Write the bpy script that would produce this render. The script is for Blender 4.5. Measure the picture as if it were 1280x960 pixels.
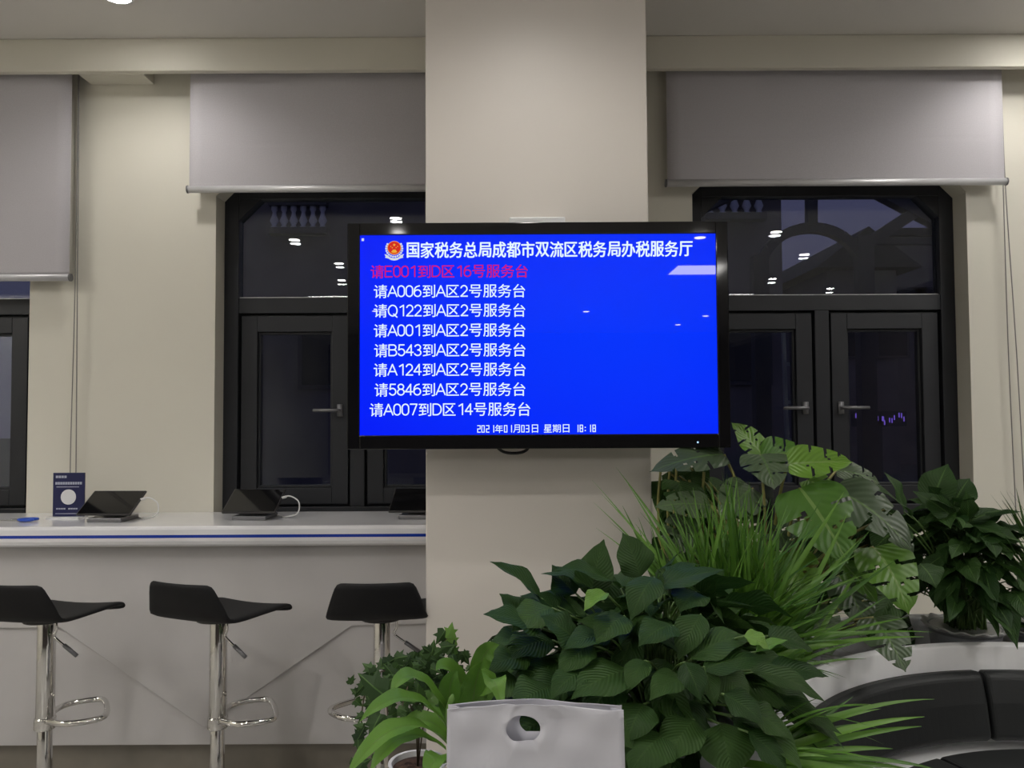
import bpy, bmesh, math, random
from math import pi, sin, cos, radians as R
from mathutils import Vector as V, Matrix

# ------------------------------------------------------------------ camera, world, exposure
for o in list(bpy.data.objects):
    bpy.data.objects.remove(o)
SC = bpy.context.scene
C = SC.collection
CAM_Z, F = 1.5, 970.0
cam_d = bpy.data.cameras.new('camera')
cam_d.sensor_width = 36.0
cam_d.lens = 36.0 * F / 1280.0
cam_d.clip_start = 0.05
cam = bpy.data.objects.new('camera', cam_d)
C.objects.link(cam)
CAM_ROT = Matrix.Rotation(R(90 + 2.1), 3, 'X') @ Matrix.Rotation(R(-0.30), 3, 'Z')
cam.matrix_world = Matrix.Translation((0, 0, CAM_Z)) @ CAM_ROT.to_4x4()
SC.camera = cam

world = bpy.data.worlds.new('world')
SC.world = world
world.use_nodes = True
wn = world.node_tree
wn.nodes.clear()
w_out = wn.nodes.new('ShaderNodeOutputWorld')
w_bg = wn.nodes.new('ShaderNodeBackground')
w_tc = wn.nodes.new('ShaderNodeTexCoord')
w_sep = wn.nodes.new('ShaderNodeSeparateXYZ')
w_rmp = wn.nodes.new('ShaderNodeValToRGB')
w_nz = wn.nodes.new('ShaderNodeTexNoise')
w_nz.inputs['Scale'].default_value = 2.2
w_mx = wn.nodes.new('ShaderNodeMixRGB')
w_mx.blend_type = 'MULTIPLY'
w_mx.inputs[0].default_value = 0.35
wn.links.new(w_tc.outputs['Generated'], w_sep.inputs[0])
wn.links.new(w_sep.outputs['Z'], w_rmp.inputs[0])
wn.links.new(w_tc.outputs['Generated'], w_nz.inputs['Vector'])
wn.links.new(w_rmp.outputs[0], w_mx.inputs[1])
wn.links.new(w_nz.outputs['Color'], w_mx.inputs[2])
wn.links.new(w_mx.outputs[0], w_bg.inputs['Color'])
wn.links.new(w_bg.outputs[0], w_out.inputs['Surface'])
w_rmp.color_ramp.elements[0].color = (0.060, 0.056, 0.095, 1)
w_rmp.color_ramp.elements[1].position = 0.55
w_rmp.color_ramp.elements[1].color = (0.046, 0.054, 0.120, 1)
w_bg.inputs['Strength'].default_value = 1.45

SC.view_settings.view_transform = 'Standard'
SC.view_settings.look = 'None'
SC.view_settings.gamma = 1.0
SC.view_settings.use_curve_mapping = False
SC.view_settings.exposure = 0.0
LAMP_W = 71.0          # one recessed downlight over the hall
NEAR_W = 23.0          # the two downlights by the window wall
PILLAR_W = 46.0        # added downlight that brightens the pillar front
PANEL_E = 22.5          # ceiling panels: one reflected in the screen, the rest added fill
LAMP_COL = (1.0, 0.965, 0.915)


def at(px, py, Y):
    """The point at depth Y that the photo shows at pixel px, py."""
    d = CAM_ROT @ V(((px - 640) / F, -(py - 480) / F, -1.0))
    k = Y / d.y
    return V((0, 0, CAM_Z)) + d * k


# ------------------------------------------------------------------ materials
def mat(name, col, rough=0.5, metal=0.0, spec=0.5, var=0.06, scale=6.0, bump=0.0, bscale=80.0, coat=0.0, emit=None, estr=0.0):
    m = bpy.data.materials.new(name)
    m.use_nodes = True
    nt = m.node_tree
    b = nt.nodes['Principled BSDF']
    b.inputs['Roughness'].default_value = rough
    b.inputs['Metallic'].default_value = metal
    b.inputs['Specular IOR Level'].default_value = spec
    b.inputs['Coat Weight'].default_value = coat
    tc = nt.nodes.new('ShaderNodeTexCoord')
    nz = nt.nodes.new('ShaderNodeTexNoise')
    nz.inputs['Scale'].default_value = scale
    nz.inputs['Detail'].default_value = 4
    rp = nt.nodes.new('ShaderNodeValToRGB')
    rp.color_ramp.elements[0].position = 0.3
    rp.color_ramp.elements[1].position = 0.7
    rp.color_ramp.elements[0].color = (*[c * (1 - var) for c in col], 1)
    rp.color_ramp.elements[1].color = (*[min(1, c * (1 + var)) for c in col], 1)
    nt.links.new(tc.outputs['Object'], nz.inputs['Vector'])
    nt.links.new(nz.outputs['Fac'], rp.inputs['Fac'])
    nt.links.new(rp.outputs['Color'], b.inputs['Base Color'])
    if bump:
        n2 = nt.nodes.new('ShaderNodeTexNoise')
        n2.inputs['Scale'].default_value = bscale
        bp = nt.nodes.new('ShaderNodeBump')
        bp.inputs['Strength'].default_value = bump
        bp.inputs['Distance'].default_value = 0.004
        nt.links.new(tc.outputs['Object'], n2.inputs['Vector'])
        nt.links.new(n2.outputs['Fac'], bp.inputs['Height'])
        nt.links.new(bp.outputs['Normal'], b.inputs['Normal'])
    if emit:
        b.inputs['Emission Color'].default_value = (*emit, 1)
        b.inputs['Emission Strength'].default_value = estr
    return m


def glow(name, col, strength):
    m = bpy.data.materials.new(name)
    m.use_nodes = True
    nt = m.node_tree
    nt.nodes.clear()
    e = nt.nodes.new('ShaderNodeEmission')
    o = nt.nodes.new('ShaderNodeOutputMaterial')
    e.inputs['Color'].default_value = (*col, 1)
    e.inputs['Strength'].default_value = strength
    nt.links.new(e.outputs[0], o.inputs[0])
    return m


def glass_mat():
    m = bpy.data.materials.new('window_glass')
    m.use_nodes = True
    nt = m.node_tree
    nt.nodes.clear()
    o = nt.nodes.new('ShaderNodeOutputMaterial')
    mx = nt.nodes.new('ShaderNodeMixShader')
    tr = nt.nodes.new('ShaderNodeBsdfTransparent')
    gl = nt.nodes.new('ShaderNodeBsdfGlossy')
    fr = nt.nodes.new('ShaderNodeFresnel')
    fr.inputs['IOR'].default_value = 1.42
    tr.inputs['Color'].default_value = (0.90, 0.92, 0.93, 1)
    gl.inputs['Roughness'].default_value = 0.0
    gl.inputs['Color'].default_value = (1, 1, 1, 1)
    nt.links.new(fr.outputs[0], mx.inputs[0])
    nt.links.new(tr.outputs[0], mx.inputs[1])
    nt.links.new(gl.outputs[0], mx.inputs[2])
    nt.links.new(mx.outputs[0], o.inputs[0])
    return m


def leaf_mat(name, c0, c1, rough=0.38, vein=0.35, nveins=14.0, trans=0.25, rib=(0.12, 0.22, 0.06), spec=0.4):
    m = bpy.data.materials.new(name)
    m.use_nodes = True
    nt = m.node_tree
    b = nt.nodes['Principled BSDF']
    out = nt.nodes['Material Output']
    b.inputs['Roughness'].default_value = rough
    b.inputs['Specular IOR Level'].default_value = spec
    geo = nt.nodes.new('ShaderNodeNewGeometry')
    rp = nt.nodes.new('ShaderNodeValToRGB')
    rp.color_ramp.elements[0].color = (*c0, 1)
    rp.color_ramp.elements[1].color = (*c1, 1)
    nt.links.new(geo.outputs['Random Per Island'], rp.inputs['Fac'])
    uv = nt.nodes.new('ShaderNodeUVMap')
    sp = nt.nodes.new('ShaderNodeSeparateXYZ')
    nt.links.new(uv.outputs[0], sp.inputs[0])
    ab = nt.nodes.new('ShaderNodeMath'); ab.operation = 'ABSOLUTE'
    nt.links.new(sp.outputs['X'], ab.inputs[0])
    # midrib
    lt = nt.nodes.new('ShaderNodeMath'); lt.operation = 'LESS_THAN'; lt.inputs[1].default_value = 0.05
    nt.links.new(ab.outputs[0], lt.inputs[0])
    hf = nt.nodes.new('ShaderNodeMath'); hf.operation = 'MULTIPLY'; hf.inputs[1].default_value = 0.55
    nt.links.new(lt.outputs[0], hf.inputs[0])
    mx = nt.nodes.new('ShaderNodeMixRGB')
    mx.inputs[2].default_value = (*rib, 1)
    nt.links.new(hf.outputs[0], mx.inputs[0])
    nt.links.new(rp.outputs[0], mx.inputs[1])
    nt.links.new(mx.outputs[0], b.inputs['Base Color'])
    # lateral veins as a bump
    k = nt.nodes.new('ShaderNodeMath'); k.operation = 'MULTIPLY'; k.inputs[1].default_value = -0.35
    nt.links.new(ab.outputs[0], k.inputs[0])
    ad = nt.nodes.new('ShaderNodeMath'); ad.operation = 'ADD'
    nt.links.new(k.outputs[0], ad.inputs[0]); nt.links.new(sp.outputs['Y'], ad.inputs[1])
    ml = nt.nodes.new('ShaderNodeMath'); ml.operation = 'MULTIPLY'; ml.inputs[1].default_value = nveins * 2 * pi
    nt.links.new(ad.outputs[0], ml.inputs[0])
    sn = nt.nodes.new('ShaderNodeMath'); sn.operation = 'SINE'
    nt.links.new(ml.outputs[0], sn.inputs[0])
    bp = nt.nodes.new('ShaderNodeBump')
    bp.inputs['Strength'].default_value = vein
    bp.inputs['Distance'].default_value = 0.002
    nt.links.new(sn.outputs[0], bp.inputs['Height'])
    nt.links.new(bp.outputs[0], b.inputs['Normal'])
    tl = nt.nodes.new('ShaderNodeBsdfTranslucent')
    nt.links.new(mx.outputs[0], tl.inputs['Color'])
    ms = nt.nodes.new('ShaderNodeMixShader')
    ms.inputs[0].default_value = trans
    nt.links.new(b.outputs[0], ms.inputs[1])
    nt.links.new(tl.outputs[0], ms.inputs[2])
    nt.links.new(ms.outputs[0], out.inputs['Surface'])
    return m


M = {}
M['wall'] = mat('cream_wall_paint', (0.66, 0.635, 0.555), 0.6, var=0.015, scale=2, bump=0.05, bscale=220)
M['pillar'] = mat('pillar_paint', (0.68, 0.635, 0.585), 0.45, var=0.015, scale=2, bump=0.03, bscale=220)
M['ceiling'] = mat('ceiling_paint', (0.66, 0.64, 0.61), 0.7, var=0.015, scale=2)
M['rear'] = mat('dark_wood_panelling', (0.07, 0.055, 0.05), 0.5, var=0.15, scale=3)  # no panelling here: unseen walls coloured dark to dim the window reflections
M['floor'] = mat('grey_floor_tile', (0.34, 0.33, 0.31), 0.25, var=0.1, scale=3)
M['frame'] = mat('charcoal_window_frame', (0.018, 0.0195, 0.024), 0.45, spec=0.4, var=0.1)
M['alu'] = mat('aluminium', (0.55, 0.55, 0.56), 0.35, metal=0.8)
M['blind'] = mat('grey_blind_fabric', (0.475, 0.458, 0.485), 0.85, var=0.05, scale=220, bump=0.06, bscale=500)
M['rail'] = mat('silver_rail', (0.62, 0.62, 0.64), 0.4, metal=0.35)
M['cord'] = mat('grey_cord', (0.22, 0.21, 0.20), 0.7)
M['glass'] = glass_mat()
M['tvblack'] = mat('gloss_black_bezel', (0.006, 0.006, 0.007), 0.06, spec=0.5)
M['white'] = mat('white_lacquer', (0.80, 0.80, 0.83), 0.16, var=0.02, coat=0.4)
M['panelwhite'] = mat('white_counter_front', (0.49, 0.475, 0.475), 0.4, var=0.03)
M['blue'] = mat('blue_stripe', (0.012, 0.045, 0.36), 0.25)
M['kick'] = mat('brown_toe_kick', (0.20, 0.18, 0.15), 0.45, var=0.12)
M['black'] = mat('black_stool_plastic', (0.007, 0.007, 0.008), 0.6, spec=0.25, bump=0.05, bscale=400)
M['chrome'] = mat('chrome', (0.72, 0.71, 0.69), 0.09, metal=1.0, var=0.02)
M['darkgrey'] = mat('dark_grey_plastic', (0.022, 0.020, 0.020), 0.35)
M['midgrey'] = mat('grey_metal', (0.18, 0.18, 0.19), 0.4, metal=0.5)
M['navy'] = mat('navy_card', (0.008, 0.011, 0.070), 0.35)
M['paper'] = mat('white_card', (0.70, 0.70, 0.72), 0.6)
M['cable'] = mat('white_cable', (0.70, 0.70, 0.70), 0.4)
M['blackcable'] = mat('black_cable', (0.01, 0.01, 0.01), 0.5)
M['scblue'] = mat('blue_plastic', (0.02, 0.08, 0.50), 0.35)
M['steel'] = mat('steel', (0.5, 0.5, 0.5), 0.25, metal=1.0)
M['leather'] = mat('charcoal_leather', (0.013, 0.0145, 0.015), 0.55, spec=0.35, var=0.12, bump=0.12, bscale=300)
M['sofawhite'] = mat('white_moulded_shell', (0.86, 0.86, 0.87), 0.3, var=0.02)
M['potgrey'] = mat('grey_plastic_pot', (0.30, 0.31, 0.33), 0.45)
M['potwhite'] = mat('white_plastic_pot', (0.68, 0.68, 0.68), 0.4)
M['soil'] = mat('potting_soil', (0.06, 0.030, 0.018), 0.95, var=0.5, scale=60, bump=0.8, bscale=120)
M['terracotta'] = mat('brown_pot_rim', (0.20, 0.09, 0.06), 0.7)
M['bag'] = mat('white_paper_bag', (0.50, 0.50, 0.545), 0.55, var=0.03, scale=8, bump=0.12, bscale=14)
M['diffuser'] = glow('lamp_diffuser', LAMP_COL, 60.0)
M['paneldiff'] = glow('panel_diffuser', (1.0, 0.97, 0.92), PANEL_E)
M['trimwhite'] = mat('white_lamp_trim', (0.75, 0.75, 0.75), 0.4)
M['stem'] = mat('green_stem', (0.07, 0.13, 0.03), 0.5, var=0.2, scale=20)
M['ystem'] = mat('yellow_green_stem', (0.20, 0.19, 0.05), 0.5, var=0.2, scale=20)
M['vine'] = mat('brown_vine', (0.06, 0.045, 0.025), 0.7)
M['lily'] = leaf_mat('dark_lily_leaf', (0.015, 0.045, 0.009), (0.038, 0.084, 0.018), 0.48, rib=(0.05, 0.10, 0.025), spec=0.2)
M['lilyb'] = leaf_mat('small_lily_leaf', (0.018, 0.050, 0.012), (0.042, 0.095, 0.022), 0.46, spec=0.25)
M['young'] = leaf_mat('young_lily_leaf', (0.10, 0.24, 0.035), (0.16, 0.30, 0.05), 0.4)
M['grass'] = leaf_mat('grass_blade', (0.042, 0.125, 0.012), (0.135, 0.285, 0.038), 0.4, vein=0.0, trans=0.3)
M['palm'] = leaf_mat('palm_blade', (0.022, 0.060, 0.014), (0.07, 0.14, 0.03), 0.45, vein=0.0)
M['fern'] = leaf_mat('birds_nest_leaf', (0.065, 0.165, 0.016), (0.105, 0.23, 0.028), 0.42, vein=0.3, nveins=26, rib=(0.10, 0.15, 0.04))
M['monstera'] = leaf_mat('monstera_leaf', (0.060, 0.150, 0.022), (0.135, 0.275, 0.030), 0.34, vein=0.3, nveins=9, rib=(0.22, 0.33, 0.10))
M['monsteradull'] = leaf_mat('dull_monstera_leaf', (0.055, 0.085, 0.045), (0.085, 0.13, 0.06), 0.34, vein=0.3, nveins=9)
M['ivy'] = leaf_mat('ivy_leaf', (0.016, 0.040, 0.012), (0.048, 0.10, 0.026), 0.5, vein=0.1, spec=0.25)
M['facade'] = mat('grey_render_facade', (0.20, 0.18, 0.18), 0.9, var=0.15, scale=1.5)
M['roof'] = mat('dark_roof_tile', (0.06, 0.055, 0.055), 0.9, var=0.3, scale=4)
M['outdoor'] = mat('dark_painted_timber', (0.10, 0.095, 0.10), 0.8)
M['baluster'] = mat('pale_stone', (0.75, 0.74, 0.76), 0.9)
M['ground'] = mat('dark_paving', (0.08, 0.08, 0.08), 0.9, var=0.2)
M['darkpane'] = mat('dark_window_pane', (0.02, 0.02, 0.025), 0.1)
M['mass'] = mat('dark_foliage', (0.012, 0.018, 0.012), 0.9, var=0.5, scale=30, bump=0.8, bscale=40)
M['violet'] = glow('violet_led', (0.30, 0.16, 1.0), 0.55)
M['scr_white'] = glow('screen_white', (0.80, 0.93, 1.0), 1.0)
M['scr_red'] = glow('screen_red', (0.62, 0.010, 0.13), 1.0)
M['em_red'] = glow('emblem_red', (0.72, 0.03, 0.02), 0.9)
M['em_gold'] = glow('emblem_gold', (0.95, 0.45, 0.05), 0.9)
M['em_blue'] = glow('emblem_blue', (0.03, 0.10, 0.55), 0.9)
M['em_white'] = glow('emblem_white', (0.72, 0.78, 0.85), 0.9)
M['led'] = glow('blue_led', (0.35, 0.6, 1.0), 2.0)
M['print'] = mat('pale_print', (0.42, 0.44, 0.55), 0.5)


def screen_mat():
    m = bpy.data.materials.new('blue_screen')
    m.use_nodes = True
    nt = m.node_tree
    b = nt.nodes['Principled BSDF']
    b.inputs['Base Color'].default_value = (0.004, 0.004, 0.006, 1)
    b.inputs['Roughness'].default_value = 0.015
    b.inputs['Specular IOR Level'].default_value = 0.25
    tc = nt.nodes.new('ShaderNodeTexCoord')
    mp = nt.nodes.new('ShaderNodeMapping')
    mp.inputs['Location'].default_value = (-0.72, -0.5, -0.55)
    gr = nt.nodes.new('ShaderNodeTexGradient')
    gr.gradient_type = 'SPHERICAL'
    rp = nt.nodes.new('ShaderNodeValToRGB')
    rp.color_ramp.elements[0].color = (0.0003, 0.012, 0.95, 1)
    rp.color_ramp.elements[1].color = (0.0006, 0.055, 1.0, 1)
    nt.links.new(tc.outputs['Generated'], mp.inputs[0])
    nt.links.new(mp.outputs[0], gr.inputs[0])
    nt.links.new(gr.outputs['Fac'], rp.inputs[0])
    nt.links.new(rp.outputs[0], b.inputs['Emission Color'])
    b.inputs['Emission Strength'].default_value = 1.0
    return m


M['screen'] = screen_mat()


# ------------------------------------------------------------------ mesh collector
class MB:
    def __init__(s):
        s.v = []; s.f = []; s.uv = {}

    def quad(s, *p):
        n = len(s.v); s.v += [tuple(q) for q in p]; s.f.append(tuple(range(n, n + len(p))))

    def box(s, a, b):
        x0, y0, z0 = a; x1, y1, z1 = b
        n = len(s.v)
        s.v += [(x0, y0, z0), (x1, y0, z0), (x1, y1, z0), (x0, y1, z0), (x0, y0, z1), (x1, y0, z1), (x1, y1, z1), (x0, y1, z1)]
        s.f += [tuple(n + i for i in f) for f in ((3, 2, 1, 0), (4, 5, 6, 7), (0, 1, 5, 4), (1, 2, 6, 5), (2, 3, 7, 6), (3, 0, 4, 7))]

    def obox(s, c, ax, ay, az, hx, hy, hz):
        c = V(c); n = len(s.v)
        for dz in (-1, 1):
            for dx, dy in ((-1, -1), (1, -1), (1, 1), (-1, 1)):
                s.v.append(tuple(c + V(ax) * hx * dx + V(ay) * hy * dy + V(az) * hz * dz))
        s.f += [tuple(n + i for i in f) for f in ((3, 2, 1, 0), (4, 5, 6, 7), (0, 1, 5, 4), (1, 2, 6, 5), (2, 3, 7, 6), (3, 0, 4, 7))]

    def bar(s, p, q, w, h, up=(0, 0, 1)):
        p, q = V(p), V(q); t = (q - p).normalized(); sd = t.cross(V(up))
        if sd.length < 1e-4: sd = t.cross(V((0, 1, 0)))
        sd.normalize(); n = sd.cross(t)
        s.obox((p + q) / 2, t, sd, n, (q - p).length / 2, w / 2, h / 2)

    def prism(s, pts, y0, y1):
        """pts (x,z) counter-clockwise seen from -Y; extruded from y0 to y1."""
        n = len(s.v); k = len(pts)
        s.v += [(x, y0, z) for x, z in pts] + [(x, y1, z) for x, z in pts]
        s.f.append(tuple(range(n, n + k)))
        s.f.append(tuple(range(n + 2 * k - 1, n + k - 1, -1)))
        for i in range(k):
            j = (i + 1) % k
            s.f.append((n + j, n + i, n + k + i, n + k + j))

    def tube(s, path, r, seg=10, closed=False, caps=True):
        path = [V(p) for p in path]; k = len(path); n0 = len(s.v)
        prev = None
        for i, p in enumerate(path):
            if closed: t = path[(i + 1) % k] - path[i - 1]
            else: t = path[min(i + 1, k - 1)] - path[max(i - 1, 0)]
            t.normalize()
            if prev is None:
                a = t.cross(V((0, 0, 1)))
                if a.length < 1e-3: a = t.cross(V((1, 0, 0)))
            else:
                a = prev - t * prev.dot(t)
            a.normalize(); prev = a; b = t.cross(a)
            rr = r[i] if isinstance(r, (list, tuple)) else r
            for j in range(seg):
                an = 2 * pi * j / seg
                s.v.append(tuple(p + (a * cos(an) + b * sin(an)) * rr))
        for i in range(k if closed else k - 1):
            for j in range(seg):
                i2 = (i + 1) % k; j2 = (j + 1) % seg
                s.f.append((n0 + i * seg + j, n0 + i * seg + j2, n0 + i2 * seg + j2, n0 + i2 * seg + j))
        if caps and not closed:
            s.f.append(tuple(n0 + j for j in range(seg - 1, -1, -1)))
            s.f.append(tuple(n0 + (k - 1) * seg + j for j in range(seg)))

    def lathe(s, prof, c=(0, 0, 0), seg=32, ruffle=None):
        """prof: list of (r, z) from bottom to top, outward; caps where r>0 at either end."""
        n0 = len(s.v); k = len(prof)
        for i, (r, z) in enumerate(prof):
            for j in range(seg):
                a = 2 * pi * j / seg
                dr, dz = ruffle(i, a) if ruffle else (0, 0)
                s.v.append((c[0] + (r + dr) * cos(a), c[1] + (r + dr) * sin(a), c[2] + z + dz))
        for i in range(k - 1):
            for j in range(seg):
                j2 = (j + 1) % seg
                s.f.append((n0 + i * seg + j, n0 + i * seg + j2, n0 + (i + 1) * seg + j2, n0 + (i + 1) * seg + j))
        s.f.append(tuple(n0 + j for j in range(seg - 1, -1, -1)))
        s.f.append(tuple(n0 + (k - 1) * seg + j for j in range(seg)))

    def ring(s, prof, c, a0, a1, n=40):
        """Closed profile (r, z) swept about the vertical axis at c from a0 to a1 degrees."""
        n0 = len(s.v); k = len(prof)
        for i in range(n + 1):
            a = R(a0 + (a1 - a0) * i / n)
            for r, z in prof:
                s.v.append((c[0] + r * cos(a), c[1] + r * sin(a), c[2] + z))
        for i in range(n):
            for j in range(k):
                j2 = (j + 1) % k
                s.f.append((n0 + i * k + j, n0 + i * k + j2, n0 + (i + 1) * k + j2, n0 + (i + 1) * k + j))
        s.f.append(tuple(n0 + j for j in range(k - 1, -1, -1)))
        s.f.append(tuple(n0 + n * k + j for j in range(k)))

    def grid(s, fn, nu, nv, skip=None, uvfn=None):
        n0 = len(s.v)
        for i in range(nu + 1):
            for j in range(nv + 1):
                p = fn(i / nu, j / nv)
                if uvfn: s.uv[len(s.v)] = uvfn(i / nu, j / nv)
                s.v.append(tuple(p))
        for i in range(nu):
            for j in range(nv):
                if skip and skip(i, j): continue
                a = n0 + i * (nv + 1) + j
                s.f.append((a, a + 1, a + nv + 2, a + nv + 1))

    def build(s, name, m, parent=None, smooth=False, bevel=0.0, bseg=2, sub=0, loc=None, solid=0.0, normals=True):
        me = bpy.data.meshes.new(name)
        me.from_pydata(s.v, [], s.f)
        if s.uv:
            ul = me.uv_layers.new(name='UVMap')
            for l in me.loops:
                ul.data[l.index].uv = s.uv.get(l.vertex_index, (0, 0))
        if normals:
            bm = bmesh.new(); bm.from_mesh(me)
            bmesh.ops.recalc_face_normals(bm, faces=bm.faces[:])
            loose = [v for v in bm.verts if not v.link_faces]
            if loose: bmesh.ops.delete(bm, geom=loose, context='VERTS')
            bm.to_mesh(me); bm.free()
        if smooth:
            for p in me.polygons: p.use_smooth = True
        me.materials.append(m)
        o = bpy.data.objects.new(name, me)
        C.objects.link(o)
        if loc is not None: o.location = loc
        if parent is not None: o.parent = parent
        if solid:
            md = o.modifiers.new('thickness', 'SOLIDIFY'); md.thickness = solid; md.offset = 0
        if bevel:
            md = o.modifiers.new('edges', 'BEVEL'); md.width = bevel; md.segments = bseg; md.limit_method = 'ANGLE'; md.angle_limit = R(40)
        if sub:
            md = o.modifiers.new('smooth', 'SUBSURF'); md.levels = sub; md.render_levels = sub
        return o


def tag(o, label=None, cat=None, group=None, kind=None):
    if label: o['label'] = label
    if cat: o['category'] = cat
    if group: o['group'] = group
    if kind: o['kind'] = kind
    return o


def thing(name, label, cat, loc=(0, 0, 0), rz=0.0, group=None):
    o = bpy.data.objects.new(name, None)
    o.empty_display_size = 0.1
    C.objects.link(o)
    o.location = loc
    o.rotation_euler = (0, 0, rz)
    return tag(o, label, cat, group)


def struct(o, label=None):
    o['kind'] = 'structure'
    if label: o['label'] = label; o['category'] = o.name.split('_')[0]
    return o


def dup(root, label, loc, rz=0.0):
    r = root.copy(); C.objects.link(r)
    r.location = loc; r.rotation_euler = (0, 0, rz)
    r['label'] = label
    for ch in list(root.children):
        c = ch.copy(); C.objects.link(c); c.parent = r
        for g in list(ch.children):
            d = g.copy(); C.objects.link(d); d.parent = c
    return r


def smooth_path(pts, n=6):
    """Catmull-Rom through the points."""
    pts = [V(p) for p in pts]
    P = [pts[0] * 2 - pts[1]] + pts + [pts[-1] * 2 - pts[-2]]
    out = []
    for i in range(1, len(P) - 2):
        for k in range(n):
            t = k / n
            a, b, c, d = P[i - 1], P[i], P[i + 1], P[i + 2]
            out.append(0.5 * ((2 * b) + (c - a) * t + (2 * a - 5 * b + 4 * c - d) * t * t + (3 * b - a - 3 * c + d) * t ** 3))
    out.append(pts[-1])
    return out


# ------------------------------------------------------------------ the room
CEIL = 3.225
WALL_Y, GLASS_Y = 3.65, 3.76
XL, XR, YB = -4.6, 5.6, -11.8
WINS = [(-3.66, -2.277), (-1.40, -0.10), (0.86, 2.16)]
SILL, HEAD = 0.98, 2.62

b = MB(); b.box((XL, YB, -0.1), (XR, WALL_Y + 0.3, 0.0)); struct(b.build('floor', M['floor']), 'grey tiled hall floor')
b = MB(); b.box((XL, YB, CEIL), (XR, WALL_Y + 0.3, CEIL + 0.1)); struct(b.build('ceiling', M['ceiling']), 'pale flat ceiling of the hall')
b = MB(); b.box((XL - 0.1, YB, 0), (XL, WALL_Y + 0.3, CEIL)); struct(b.build('wall_left', M['wall']), 'cream side wall to the left')
b = MB(); b.box((XR, YB, 0), (XR + 0.1, WALL_Y + 0.3, CEIL)); struct(b.build('wall_right', M['rear']), 'side wall to the right, coloured dark to dim the window reflections')
b = MB(); b.box((XL, YB - 0.1, 0), (XR, YB, CEIL)); struct(b.build('wall_rear', M['rear']), 'wall at the far end of the hall, coloured dark to dim the window reflections')

# window wall with chamfered openings
b = MB()
CH = 0.085
xs = [XL] + [x for w in WINS for x in w] + [XR]
y0, y1 = WALL_Y, WALL_Y + 0.3
for i in range(0, len(xs), 2):
    b.box((xs[i], y0, 0), (xs[i + 1], y1, CEIL))
for x0, x1 in WINS:
    b.box((x0, y0, 0), (x1, y1, SILL))
    b.box((x0, y0, HEAD), (x1, y1, CEIL))
    b.prism([(x0, HEAD - CH), (x0 + CH, HEAD), (x0, HEAD)], y0, y1)
    b.prism([(x1, HEAD - CH), (x1, HEAD), (x1 - CH, HEAD)], y0, y1)
struct(b.build('wall_back', M['wall']), 'cream wall with three dark windows')

# curtain box along the top of the window wall
BY0, BY1, BZ = 3.50, 3.535, 3.072
b = MB()
b.box((XL, BY0, BZ), (XR, BY1, CEIL))
for x0, x1 in ((-2.00, -1.70),):
    b.box((x0, BY1, BZ), (x1, WALL_Y, CEIL))
struct(b.build('trim_1', M['wall'], bevel=0.004), 'cream curtain box running under the ceiling')

# pillar
PX0, PX1, PY = at(532, 400, 2.68).x, at(812, 400, 2.68).x, 2.68
b = MB(); b.box((PX0, PY, 0), (PX1, PY + 0.7, CEIL))
struct(b.build('pillar', M['pillar'], bevel=0.004), 'square cream pillar carrying the screen')


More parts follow.
